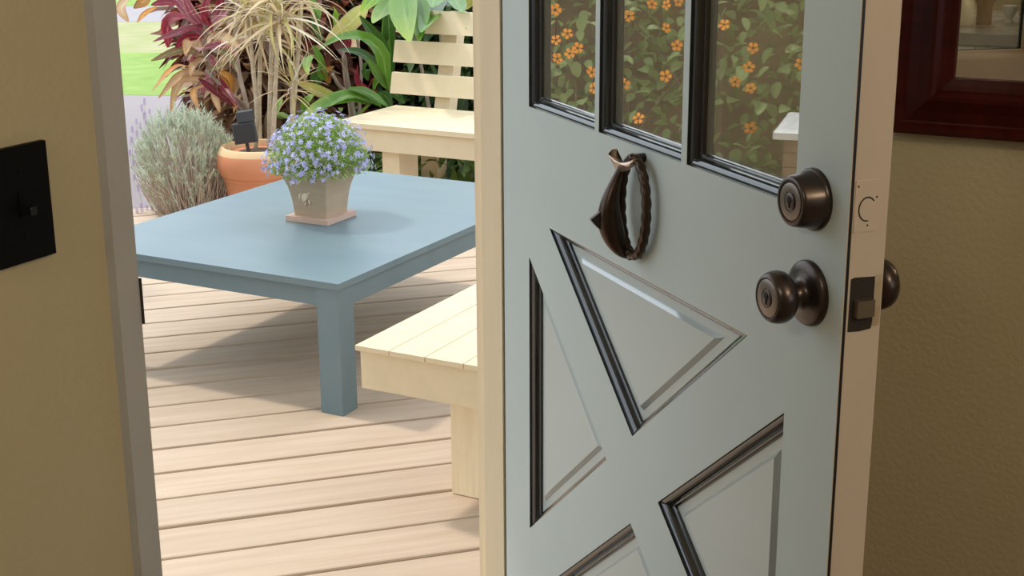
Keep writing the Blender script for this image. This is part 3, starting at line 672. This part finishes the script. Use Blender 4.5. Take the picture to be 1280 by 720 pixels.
# ------------------------------------------------------------------ lobelia in a square clay pot on the table
PC = Vector((-1.362, 1.353, TZ + .0008))
po = empty('potted_lobelia', PC); tag(po, 'blue lobelia in a square taupe clay pot on the table', 'potted plant')
SA = .0715
box('saucer', (-SA, -SA, 0), (SA, SA, .0150), M['saucer'], po, .004, 2)
prof = [(.0540, .0152), (.0550, .030), (.0575, .055), (.0610, .078), (.0660, .100), (.0725, .120), (.0790, .1325), (.0800, .1365), (.0800, .1460), (.0740, .1460), (.066, .115), (.056, .115)]
vs, fs = [], []
for s, h in prof:
    c = .003
    for x, y in ((-s + c, -s), (s - c, -s), (s, -s + c), (s, s - c), (s - c, s), (-s + c, s), (-s, s - c), (-s, -s + c)): vs.append((x, y, h))
for i in range(len(prof) - 1):
    for k_ in range(8):
        a, b = i * 8 + k_, i * 8 + (k_ + 1) % 8; fs.append((a, b, b + 8, a + 8))
fs.append(tuple(range(8))[::-1])
new_obj('pot', mesh_from('pot', vs, fs, M['clay']), po)
box('soil', (-.062, -.062, .114), (.062, .062, .134), M['soil'], po, .002)
# embossed turtle on the face towards the doorway
tu = new_obj('turtle_emblem', None, po)
bm = bmesh.new()
def blob(x, z, rx, rz, rot, th=.003):
    m_ = Matrix.Translation((-.010 + (x + .010) * 1.35, -.0603, .072 + (z - .070) * 1.3)) @ Matrix.Rotation(rot, 4, 'Y') @ Matrix.Diagonal((rx * 1.25, th, rz * 1.25, 1)); bmesh.ops.create_uvsphere(bm, u_segments=12, v_segments=8, radius=1, matrix=m_)
blob(-.010, .070, .0085, .0125, .5); blob(-.0175, .084, .0035, .0045, .5); blob(.001, .080, .0028, .0080, 1.0); blob(-.022, .070, .0028, .0085, .1); blob(.0015, .060, .0022, .006, -.5); blob(-.0085, .0545, .0022, .006, .3)
for v in bm.verts: v.co.y += 0
o = bm_done(bm, 'turtle', mat('rubbed_clay_relief', (.72, .60, .44), .6), po, True); bpy.data.objects.remove(tu)
# foliage and flowers
r2 = random.Random(11); vs, fs, uv = [], [], []
def dome_pt(r2, f0=.55):
    while True:
        x, y, z = r2.uniform(-1, 1), r2.uniform(-1, 1), r2.uniform(-.10, 1); l = math.sqrt(x * x + y * y + z * z)
        if f0 < l < 1: return Vector((x * .134, y * .134, .150 + z * .140)), Vector((x, y, z)).normalized()
for i in range(5200):
    p, nrm = dome_pt(r2, .35); dirv = (nrm + Vector((r2.uniform(-.8, .8), r2.uniform(-.8, .8), r2.uniform(-.5, .8)))).normalized()
    L = r2.uniform(.011, .022); leaf_geo([p, p + dirv * L * .5, p + dirv * L + Vector((0, 0, -.002))], r2.uniform(.0035, .006), Vector((r2.uniform(-1, 1), r2.uniform(-1, 1), 1)).normalized(), .2, 'lance', vs, fs, uv)
fo = new_obj('foliage', mesh_from('foliage', vs, fs, M['lobleaf'], False, uv), po); fo['kind'] = 'stuff'
vs, fs, mi = [], [], []
for i in range(560):
    p, nrm = dome_pt(r2, .90); p = p * 1.0
    if nrm.z < .05 and r2.random() < .45: continue
    n_ = (nrm + Vector((r2.uniform(-.5, .5), r2.uniform(-.5, .5), r2.uniform(-.2, .4)))).normalized(); a_ = n_.orthogonal().normalized(); b_ = n_.cross(a_); ph = r2.uniform(0, 6)
    p = p + nrm * r2.uniform(.002, .020) if r2.random() < .8 else p + nrm * .026
    for k_ in range(5):
        an = ph + [0, .75, -.75, 2.4, -2.4][k_]; R_ = r2.uniform(.0080, .0108); wd = .0034 if k_ < 3 else .0020
        t = a_ * math.cos(an) + b_ * math.sin(an); s_ = n_.cross(t); b0 = len(vs)
        vs += [p, p + t * R_ * .55 + s_ * wd + n_ * .001, p + t * R_ + n_ * .0002, p + t * R_ * .55 - s_ * wd + n_ * .001]; fs.append((b0, b0 + 1, b0 + 2, b0 + 3)); mi.append(0)
    b0 = len(vs); q = p + n_ * .0014
    vs += [q + a_ * .0014, q + b_ * .0014, q - a_ * .0014, q - b_ * .0014]; fs.append((b0, b0 + 1, b0 + 2, b0 + 3)); mi.append(1)
fw = new_obj('flowers', mesh_from('flowers', vs, fs, [M['flow_p'], M['flow_w']], False, None, mi), po); fw['kind'] = 'stuff'; fw['label'] = 'small violet blue flowers with white eyes'

# ------------------------------------------------------------------ dracaena in a terracotta pot
DD = 5.62
pb = at(327, 250, DD); pcx, pcy = pb.x, pb.y; rimz = at(327, 179, DD).z
dr = empty('potted_dracaena', (pcx, pcy, GZ)); tag(dr, 'straw coloured dracaena in a round terracotta pot behind the table', 'potted plant')
H = rimz - GZ
R0 = .166
new_obj('pot', lathe_mesh('pot', [(0, 0), (.098, 0), (.108, .05), (R0 * .80, H - .155), (R0 * .83, H - .125), (R0 * .86, H - .12), (R0 * .86, H - .112), (R0 * .90, H - .108), (R0 * .92, H - .10), (R0 * .985, H - .078), (R0, H - .055), (R0 * .985, H - .032), (R0 * .955, H - .021)], M['terra'], 56), dr)
new_obj('rim', lathe_mesh('rim', [(R0 * .955, H - .0212), (R0 * .925, H - .008), (R0 * .88, H + .002), (R0 * .80, H + .002), (R0 * .77, H - .01), (R0 * .77, H - .06)], M['terra_rim'], 56), dr)
new_obj('soil', lathe_mesh('soil', [(R0 * .78, H - .030), (R0 * .4, H - .018), (0, H - .015)], M['soil'], 32), dr)
strap = []
r3 = random.Random(5)
for L, W, bend, st in ((.28, .0135, .55, .05), (.31, .015, .9, .1), (.25, .012, .35, .05), (.32, .016, 1.3, .15), (.28, .013, .2, 0)):
    v_, f_, u_ = leaf_geo(curve_pts(L, bend, 9, st), W, Vector((0, 0, 1)), .3, 'strap')
    strap.append([mesh_from('leaf', v_, f_, M[m_], True, u_) for m_ in ('drac', 'drac_g', 'drac_w')])
def dstem(pix, r0=.0085):
    n_ = len(pix); P = []
    for i, (x, y, dz) in enumerate(pix): P.append(at(x, y, DD + dz) - Vector((pcx, pcy, GZ)))
    P = spline(P, 14); tube('stem', P, [r0 * (1 - .15 * i / 14) for i in range(15)], M['stem'], dr, 8); return P[-1] + Vector((pcx, pcy, GZ))
tops = []
for pix, n_, ph in (([(319, 194, 0), (321, 140, 0), (315, 70, .02), (308, 6, .03)], 46, 0), ([(337, 194, -.02), (337, 140, -.02), (339, 70, -.03), (341, -6, -.05)], 40, 1), ([(341, 196, -.06), (343, 140, -.07), (346, 70, -.09), (349, 12, -.1)], 40, 2), ([(366, 190, -.03), (365, 140, -.03), (365, 102, -.04)], 30, 3), ([(362, 192, .1), (369, 110, .12), (374, 50, .14), (378, -14, .15)], 40, 4), ([(325, 192, .1), (324, 120, .1), (326, 60, .1), (328, 34, .1)], 26, 5)):
    tp = dstem(pix, .0095 if ph != 3 else .0085)
    for i in range(n_):
        az = i * 2.39996 + ph; s = i / n_; el = math.radians(-34 + 112 * s + r3.uniform(-18, 18))
        fam = strap[r3.choice([0, 1, 1, 3]) if s < .6 else r3.choice([0, 2, 4])]
        me = fam[2 if r3.random() < .12 else (1 if s > .62 else (0 if r3.random() < .75 else 1))]
        sc_ = r3.uniform(.78, 1.1) * (.62 if ph == 3 else 1)
        place('leaf', me, dr, tp + Vector((0, 0, -.055 * (1 - s))), rotm(az, el, r3.uniform(-.5, .5)), sc_)
# ------------------------------------------------------------------ solar spotlight on the pot rim
lo_ = at(309, 164, DD - .12)
so_ = empty('solar_light', (lo_.x, lo_.y, lo_.z - .075)); tag(so_, 'black solar garden light leaning on the terracotta pot rim', 'garden light')
Rv = Matrix.Rotation(yaw, 4, 'Z') @ Matrix.Rotation(math.radians(-8), 4, 'Y')
def rbox(name, lo, hi, m, par, bev=.003):
    o = box(name, lo, hi, m, par, bev, 2); o.matrix_basis = Rv @ Matrix.Translation((0, 0, 0)); return o
bdy = rbox('housing', (-.043, -.012, .030), (.043, .016, .108), M['solar'], so_); rbox('lamp_head', (-.020, -.006, .112), (.042, .045, .150), M['solar'], so_)
rbox('solar_panel', (-.037, -.0145, .036), (.037, -.0115, .102), mat('dark_solar_cells', (.022, .024, .032), .25), so_, .0005); rbox('stake', (-.006, -.004, -.03), (.006, .008, .030), M['solar'], so_); rbox('swivel', (-.008, 0, .106), (.008, .014, .114), M['solar'], so_)

# ------------------------------------------------------------------ ti plant and green plants (leaf by leaf)
def leafy(name, label, root_pix, depth, leaves, zoff, scale, stems=(), cat='plant'):
    rp_ = at(*root_pix, depth); base = Vector((rp_.x, rp_.y, GZ - .01)); root = empty(name, base); tag(root, label, cat)
    rr = random.Random(hash(label) % 1000 if False else len(leaves) * 13 + 1)
    for P, r0 in stems:
        pts = [at(zoff[0] + x * scale, zoff[1] + y * scale, depth + dz) - base for x, y, dz in P]
        pts = spline(pts, 14); tube('stem', pts, [r0 * (1 - .4 * i / 14) for i in range(15)], M['bark'], root, 8)
    for P, W, m_, *ex in leaves:
        dz0, dz1 = ex[0] if ex else (rr.uniform(-.05, .05), rr.uniform(-.22, .12))
        n_ = len(P); pts = []
        for i, (x, y) in enumerate(P): pts.append(at(zoff[0] + x * scale, zoff[1] + y * scale, depth + dz0 + (dz1 - dz0) * i / (n_ - 1)) - base)
        pts = spline(pts, 11); up = (-fwd * 1.0 + UPZ * .55 + CR * rr.uniform(-.35, .35)).normalized()
        wm = W * scale * depth / F
        v_, f_, u_ = leaf_geo(pts, wm, up, rr.uniform(.2, .45), 'lance', wave=rr.uniform(.02, .12), twist=rr.uniform(-.5, .5))
        o = new_obj('leaf', mesh_from('leaf', v_, f_, M[m_], True, u_), root)
    return root
tiL = [
 ([(560, 150), (430, 185), (250, 250)], 62, 'ti'), ([(440, 105), (345, 130), (335, 285)], 85, 'ti'), ([(540, 330), (420, 300), (235, 365)], 55, 'ti_b'), ([(470, 400), (370, 410), (240, 550)], 50, 'ti_o'),
 ([(550, 440), (420, 450), (280, 590)], 60, 'ti_c'), ([(560, 480), (410, 490), (350, 680)], 55, 'ti_c'), ([(570, 505), (490, 550), (525, 660)], 46, 'ti_o'), ([(600, 520), (620, 600), (645, 675)], 46, 'ti_c'),
 ([(400, 25), (320, 15), (235, 30)], 55, 'ti'), ([(270, 40), (200, 80), (150, 135)], 34, 'ti_o'), ([(110, -30), (55, 50), (100, 132)], 60, 'ti_c'), ([(215, -40), (190, 10), (130, 50)], 70, 'ti_o'),
 ([(370, -20), (450, 70), (560, 190)], 66, 'ti_p'), ([(565, 150), (560, 60), (590, -40)], 60, 'ti'), ([(560, 170), (480, 80), (430, -40)], 62, 'ti_p'), ([(540, 290), (650, 280), (750, 330)], 62, 'ti_p'), ([(570, 420), (660, 400), (710, 360)], 64, 'ti_b'),
 ([(640, 430), (700, 480), (720, 610)], 64, 'ti_o'), ([(560, 430), (650, 500), (760, 640)], 50, 'ti'), ([(520, 470), (610, 540), (740, 640)], 42, 'ti'), ([(560, 200), (620, 140), (700, 60)], 60, 'ti_p'),
 ([(560, 300), (470, 250), (440, 330)], 70, 'ti_c'), ([(550, 260), (520, 200), (450, 150)], 60, 'ti_p'), ([(570, 360), (500, 380), (470, 460)], 62, 'ti_c'), ([(560, 330), (600, 370), (560, 470)], 54, 'ti_p'),
 ([(590, 220), (680, 230), (770, 290)], 66, 'ti_c'), ([(600, 300), (700, 330), (760, 440)], 60, 'ti_b'), ([(560, 120), (640, 60), (660, -30)], 70, 'ti'), ([(610, 200), (560, 110), (500, 20)], 60, 'ti'), ([(560, 220), (450, 230), (380, 290)], 58, 'ti'),
 ([(700, 560), (740, 600), (730, 680)], 44, 'ti_o'), ([(620, 470), (560, 500), (540, 560)], 60, 'ti_p'), ([(620, 450), (680, 520), (690, 600)], 70, 'ti_o'), ([(480, 380), (500, 330), (560, 290)], 70, 'ti_p')]
leafy('ti_plant', 'crimson and orange leaved ti plant between the lawn and the terracotta pot', (300, 150), 5.95, tiL, (140, 0), .2083,
      [([(850, 1150, 0), (800, 680, 0), (640, 500, 0), (560, 330, 0), (560, 120, 0), (560, -40, 0)], .013), ([(850, 1150, .05), (820, 700, .1), (760, 420, .2), (740, 150, .2), (760, -50, .2)], .012), ([(850, 1150, .05), (830, 700, .0), (700, 560, -.05), (560, 420, -.06)], .010)])
grL = [
 ([(690, -120), (700, 60), (735, 250)], 170, 'gr_l', (-.1, -.62)), ([(770, -120), (780, 40), (790, 245)], 150, 'gr', (-.1, -.55)), ([(930, -20), (870, 80), (800, 195)], 130, 'gr', (-.15, -.55)), ([(650, -60), (580, 60), (510, 140)], 110, 'gr_l', (-.1, -.4)), ([(560, -60), (510, 0), (440, 75)], 100, 'gr_l', (0, -.1)),
 ([(900, -80), (880, -20), (860, 45)], 130, 'gr', (-.2, -.5)), ([(990, -60), (1010, 10), (1050, 75)], 110, 'gr', (-.2, -.5)), ([(960, -80), (980, -10), (960, 40)], 100, 'gr_d'), ([(1100, -60), (1085, 10), (1030, 70)], 80, 'gr_y'), ([(1110, 130), (1090, 150), (1068, 175)], 40, 'gr_l', (-.4, -.45))]
leafy('broadleaf_plant', 'plant with broad bright green leaves hanging over the bench back', (560, 100), 6.15, grL, (360, 0), .2083,
      [([(930, 1100, .25), (925, 500, .25), (915, 100, .2), (900, -80, .1)], .010), ([(930, 1100, .25), (800, 400, .25), (720, -60, .1)], .010)])
gr2 = [
 ([(610, 545), (585, 430), (560, 320), (450, 225), (300, 235), (180, 300)], 95, 'gr', (0, -.3)), ([(605, 540), (540, 450), (470, 345)], 62, 'gr', (0, -.15)), ([(620, 520), (560, 300), (430, 95)], 95, 'gr_d', (.1, 0)), ([(615, 500), (610, 250), (600, 20)], 85, 'gr_d', (.15, .05)), ([(600, 500), (590, 300), (575, 100)], 60, 'gr', (.1, .1)),
 ([(600, 470), (450, 330), (300, 300)], 70, 'gr_d', (0, -.15)), ([(560, 640), (380, 575), (200, 640), (60, 730)], 90, 'gr_l', (.1, -.45)), ([(540, 620), (350, 590), (200, 640)], 80, 'gr', (.1, -.3)), ([(340, 610), (200, 560), (40, 490)], 80, 'gr_y', (.1, -.2)), ([(600, 640), (480, 560), (360, 530)], 60, 'gr', (.1, -.1)),
 ([(470, 30), (380, 130), (225, 245)], 110, 'gr_y', (.2, -.1)), ([(240, 460), (200, 380), (150, 270)], 60, 'gr', (.1, -.1)), ([(150, 330), (110, 380), (120, 450)], 50, 'gr_l', (.1, -.1)), ([(220, 480), (190, 420), (215, 350)], 50, 'gr', (.1, 0)),
 ([(100, 700), (120, 620), (160, 570)], 80, 'gr_l', (0, -.1)), ([(-120, 720), (-60, 640), (-30, 600)], 80, 'gr_l', (.0, -.05)), ([(180, 520), (170, 470), (215, 440)], 80, 'gr_d', (.1, .1)), ([(620, 640), (590, 580), (540, 555)], 60, 'gr_d', (.1, .1)), ([(700, 620), (650, 570), (600, 560)], 50, 'gr_d', (.2, .2)),
 ([(180, 120), (170, 60), (130, -20)], 60, 'gr', (.1, .1)), ([(200, 250), (170, 150), (160, 60)], 50, 'gr_d', (.1, .1))]
leafy('arching_plant', 'green plant with long arching blades left of the bench backrest', (455, 130), 6.1, gr2, (360, 0), .2083,
      [([(420, 1000, .2), (380, 640, .15), (350, 470, .12), (335, 330, .1)], .017), ([(420, 1000, .2), (370, 600, .12), (310, 520, .1), (265, 440, .1)], .011)])
rdL = [([(470, 560), (430, 470), (420, 390)], 80, 'ti'), ([(480, 540), (500, 500), (520, 460)], 50, 'ti'), ([(360, 300), (370, 230), (390, 170)], 60, 'ti'), ([(110, 300), (120, 270), (130, 230)], 50, 'ti'), ([(250, 500), (230, 440), (280, 400)], 60, 'ti_o'), ([(420, 300), (400, 260), (430, 200)], 70, 'ti_c'), ([(480, 480), (460, 420), (490, 370)], 70, 'gr_d'), ([(520, 540), (540, 490), (545, 470)], 60, 'gr_l'), ([(60, 250), (20, 180), (30, 80)], 60, 'ti_p'), ([(280, 180), (300, 120), (270, 40)], 60, 'gr_l'), ([(300, 620), (330, 560), (400, 520)], 60, 'ti'), ([(40, 430), (80, 380), (60, 300)], 60, 'ti_p')]
leafy('red_croton', 'dark red leaved plant behind the arching green blades', (445, 120), 6.45, rdL, (360, 0), .2083, [([(430, 1000, 0), (430, 600, 0), (440, 400, 0), (400, 150, 0)], .010)])

# ------------------------------------------------------------------ lavender bush
LD = 5.62; lc = at(232, 200, LD); lb_ = empty('lavender_bush', (lc.x, lc.y, GZ)); tag(lb_, 'grey green lavender bush beside the deck edge', 'bush')
r4 = random.Random(3); ctr = Vector((0, 0, lc.z - GZ - .02)); LRX, LRZ = .195, .225
vs, fs, uv = [], [], []; tv, tf = [], []
basep = Vector((.03, 0, .02))
for i in range(640):
    a, u_ = r4.uniform(0, 2 * math.pi), r4.uniform(-.75, 1); s = math.sqrt(1 - u_ * u_); rr = r4.uniform(.82, 1.04)
    tip = ctr + Vector((math.cos(a) * s * LRX * rr, math.sin(a) * s * LRX * rr, u_ * LRZ * rr)); mid = basep.lerp(tip, .5) + Vector((r4.uniform(-.03, .03), r4.uniform(-.03, .03), r4.uniform(-.05, .03)))
    p = spline([basep + Vector((r4.uniform(-.05, .05), r4.uniform(-.05, .05), 0)), mid, tip], 5)
    tube_geo(p, [.0028, .0024, .002, .0018, .0016, .0012], 4, tv, tf)
    lit = (u_ > -.1 or r4.random() < .3) and r4.random() < .9
    if lit:
        dr_ = (tip - mid).normalized()
        for j in range(22):
            q = tip - dr_ * r4.uniform(-.012, .055); dv = (dr_ + Vector((r4.uniform(-1, 1), r4.uniform(-1, 1), r4.uniform(-.6, 1))) * .75).normalized(); L = r4.uniform(.016, .030)
            leaf_geo([q, q + dv * L * .5, q + dv * L], .0034, Vector((r4.uniform(-1, 1), r4.uniform(-1, 1), 1)).normalized(), .1, 'lance', vs, fs, uv)
fo = new_obj('foliage', mesh_from('foliage', vs, fs, M['lavleaf'], False, uv), lb_); fo['kind'] = 'stuff'
tw = new_obj('twigs', mesh_from('twigs', tv, tf, M['lavtwig']), lb_); tw['kind'] = 'stuff'
sv, sf = [], []
for j in range(34):
    z_ = j / 34 * .032; a = j * 2.4; rr = .0042 * (1 - .55 * j / 34)
    c = Vector((rr * math.cos(a), rr * math.sin(a), z_)); d_ = Vector((math.cos(a), math.sin(a), .8)).normalized()
    leaf_geo([c, c + d_ * .004, c + d_ * .007], .0042, UPZ, .3, 'lance', sv, sf, [])
nf_ = len(sf); tube_geo([(0, 0, -.055), (0, 0, 0)], .0009, 4, sv, sf)
spike = mesh_from('flower_spike', sv, sf, [M['lavflow'], M['lavleaf']], False, None, [0] * nf_ + [1] * (len(sf) - nf_))
for x, y in ((178, 136), (181, 146), (184, 153), (171, 152), (176, 158), (187, 140), (192, 158), (166, 163), (165, 178), (172, 168), (199, 160), (170, 190), (167, 205), (178, 262), (184, 260), (190, 261), (197, 262), (172, 266), (168, 222), (174, 236), (181, 128), (206, 150), (163, 192), (188, 165), (200, 262)):
    p = at(x, y + 4, LD + r4.uniform(-.12, .1)); place('flower_spike', spike, lb_, p, rotm(r4.uniform(0, 6), 0, 0) @ Matrix.Rotation(r4.uniform(-.25, .25), 3, 'X'), r4.uniform(.7, 1.15))

# ------------------------------------------------------------------ background planting
def shrub(name, label, pix, depth, rx, rz, n_, m_, leafL, seed, cat='shrub', zc=None, group=None):
    rs = random.Random(seed); c = at(*pix, depth); root = empty(name, (c.x, c.y, GZ - .012)); tag(root, label, cat, group)
    vs, fs, uv = [], [], []; cz = c.z - GZ
    for i in range(n_):
        a, u_ = rs.uniform(0, 2 * math.pi), rs.uniform(-1, 1); s = math.sqrt(1 - u_ * u_); rr = rs.uniform(.35, 1) ** .5 * rs.uniform(.85, 1.1)
        p = Vector((math.cos(a) * s * rx * rr, math.sin(a) * s * rx * rr, cz + u_ * rz * rr))
        if p.z < .01: p.z = rs.uniform(.02, .3)
        d_ = Vector((math.cos(a) + rs.uniform(-.7, .7), math.sin(a) + rs.uniform(-.7, .7), rs.uniform(-.9, .6))).normalized(); L = leafL * rs.uniform(.6, 1.3)
        leaf_geo([p, p + d_ * L * .35, p + d_ * L * .7 + Vector((0, 0, -.03 * L)), p + d_ * L + Vector((0, 0, -.15 * L))], L * rs.uniform(.2, .32), Vector((rs.uniform(-.6, .6), rs.uniform(-.6, .6), 1)).normalized(), .25, 'lance', vs, fs, uv)
    f_ = new_obj('foliage', mesh_from('foliage', vs, fs, M[m_], True, uv), root); f_['kind'] = 'stuff'
    for i in range(4):
        a = i * 1.6 + seed; p = spline([(0.03 * math.cos(a), .03 * math.sin(a), 0), (rx * .3 * math.cos(a), rx * .3 * math.sin(a), cz * .6), (rx * .55 * math.cos(a + .3), rx * .55 * math.sin(a + .3), cz + rz * .5)], 8)
        tube('stem', p, [.016 * (1 - .07 * k_) for k_ in range(9)], M['bark'], root, 7)
    return root
shrub('dark_shrub', 'dark green shrub right behind the bench backrest', (560, 120), 7.2, .55, .75, 2200, 'shrub_d', .16, 1)
shrub('dark_shrub', 'dark green shrub behind the arching plant left of the bench', (470, 90), 7.3, .50, .70, 2000, 'shrub_d', .15, 2)
shrub('maroon_shrub', 'maroon leaved shrub behind the dracaena stems', (400, 90), 7.0, .42, .58, 1700, 'shrub_r', .15, 3)
shrub('dry_shrub', 'brown and dry leaved shrub behind the terracotta pot', (335, 120), 6.7, .32, .55, 1100, 'shrub_b', .15, 4)
shrub('leafy_shrub', 'mid green shrub above the dracaena behind the red leaves', (420, 30), 8.4, .70, .65, 1800, 'shrub_m', .17, 5)
shrub('leafy_shrub', 'mid green shrub behind the hanging broad leaves', (560, 10), 8.2, .75, .70, 1800, 'shrub_m', .18, 6)
shrub('maroon_shrub', 'maroon leaved shrub behind the ti plant and dracaena crown', (300, 40), 7.4, .30, .42, 900, 'shrub_r', .16, 7)
shrub('dark_shrub', 'dark green shrub beyond the right end of the bench', (680, 100), 7.3, .6, .8, 1500, 'shrub_d', .16, 8)
shrub('low_fern', 'low dark green leaves under the far bench', (570, 205), 6.0, .28, .16, 500, 'shrub_m', .12, 9, 'plant')
shrub('low_fern', 'low green leaves between the terracotta pot and the bench', (430, 195), 6.3, .30, .22, 500, 'shrub_m', .13, 10, 'plant')

# ------------------------------------------------------------------ flowering vine on a fence, mirrored in the door panes
FXP = -3.12
fe = empty('board_fence', (FXP - .1, .3, GZ)); tag(fe, 'brown board fence behind the flowering vine', 'fence')
for i in range(22):
    y0 = -1.5 + i * .145 - .3; box('fence_board', (-.012 - .014 * (i % 2), y0 - .006, .01), (.012 - .014 * (i % 2), y0 + .151, 1.22 + rnd.uniform(-.01, .01)), M['fence'], fe, .002)
for z_ in (.30, .62, 1.0): box('fence_rail', (.012, -1.8, z_), (.055, 1.39, z_ + .09), M['fence'], fe, .003)
vn = empty('flowering_vine', (FXP, .3, GZ)); tag(vn, 'orange flowered climbing vine reflected in the door panes', 'vine')
r5 = random.Random(21)
vl = []
for L, W, b in ((.052, .042, .5), (.044, .034, .8), (.060, .044, .3)):
    v_, f_, u_ = leaf_geo(curve_pts(L, b, 6, .1), W, UPZ, .2, 'oval'); vl.append(mesh_from('leaf', v_, f_, M['vine'], True, u_))
vs, fs, uv = [], [], []
def vpos(front): 
    y = r5.uniform(-1.35, 1.15); z = r5.uniform(.05, 1.38); return Vector((FXP + r5.uniform(.0, .10) + (r5.uniform(.06, .18) if front else 0) + .05 * math.sin(y * 7) * math.sin(z * 6), .3 + y, GZ + z))
for i in range(300):
    p = vpos(True)
    place('leaf', r5.choice(vl), vn, p, rotm(r5.uniform(-1.4, 1.4), r5.uniform(-1.2, .3), r5.uniform(-.6, .6)), r5.uniform(.7, 1.25))
for i in range(4200):
    p = vpos(r5.random() < .5) - vn.location; R3 = rotm(r5.uniform(-1.6, 1.6), r5.uniform(-1.3, .4), r5.uniform(-.7, .7)); L = r5.uniform(.030, .060)
    leaf_geo([p + R3 @ q for q in curve_pts(L, .6, 4, .1)], L * .72, R3 @ UPZ, .2, 'oval', vs, fs, uv)
o = new_obj('leaves', mesh_from('leaves', vs, fs, M['vine_s'], True, uv), vn); o['kind'] = 'stuff'
for i in range(14):
    y = r5.uniform(-1.2, 1.1); pts = [Vector((.05 + r5.uniform(0, .1), y + .12 * math.sin(k_ * 1.3 + i), .02 + k_ * .16)) for k_ in range(8)]; tube('stem', spline(pts, 20), .0035, M['bark'], vn, 5)
# five-petalled flower
vs, fs, mi = [], [], []
for k_ in range(5):
    a0 = k_ * 2 * math.pi / 5; b0 = len(vs)
    for rr, da, h in ((.004, -.25, .0), (.004, .25, .0), (.014, .52, .003), (.0235, .40, .001), (.025, 0, -.001), (.0235, -.40, .001), (.014, -.52, .003)):
        vs.append((h, rr * math.cos(a0 + da), rr * math.sin(a0 + da)))
    fs.append(tuple(range(b0, b0 + 7))); mi.append(0)
b0 = len(vs); vs += [(.0034, .0055 * math.cos(a), .0055 * math.sin(a)) for a in [i * math.pi / 4 for i in range(8)]]; fs.append(tuple(range(b0, b0 + 8))); mi.append(1)
flo = mesh_from('flower', vs, fs, [M['flow_o'], M['flow_c']], False, None, mi)
dn = Vector((math.cos(OA), math.sin(OA), 0))
def refl(x, y, X):       # where the line of sight mirrored in the glass meets the vine
    r_ = fwd + (x - CX) / F * CR - (y - CY) / F * CU; t = (-T + .0172 - CAM.dot(dn)) / r_.dot(dn); P = CAM + r_ * t; d_ = r_ - 2 * r_.dot(dn) * dn; return P + d_ * ((X - P.x) / d_.x)
for x, y in ((694, 12), (709, 42), (695, 50), (722, 60), (712, 67), (697, 73), (740, 90), (742, 110), (786, 20), (815, 5), (833, 6), (848, 2), (833, 35), (846, 57), (832, 95), (798, 148), (905, 31), (941, 60), (936, 84), (919, 102), (938, 110), (938, 160), (1000, 80), (780, 105), (765, -30), (900, -25), (960, -40), (720, -20)):
    p = refl(x, y, FXP + .31); o = place('flower', flo, vn, p, Matrix.Rotation(r5.uniform(-.5, .5), 3, 'Z') @ Matrix.Rotation(r5.uniform(-.45, .35), 3, 'Y') @ Matrix.Rotation(r5.uniform(0, 6), 3, 'X'), r5.uniform(.72, .95))
# brown pedestal with a pale cap, in front of the vine
q = refl(966, 166, -2.35)
pe = empty('deck_pedestal', (-2.55, q.y - .20, 0)); tag(pe, 'brown boarded pedestal with a pale cap reflected at the pane edge', 'pedestal')
zt = q.z
box('cap', (-.20, -.22, zt - .02), (.20, .20, zt), M['pedcap'], pe, .004)
for i in range(int((zt - .02) / .045)):
    box('course', (-.17, -.19, .002 + i * .045), (.17, .17, .002 + i * .045 + .0435), M['fence'], pe, .003)
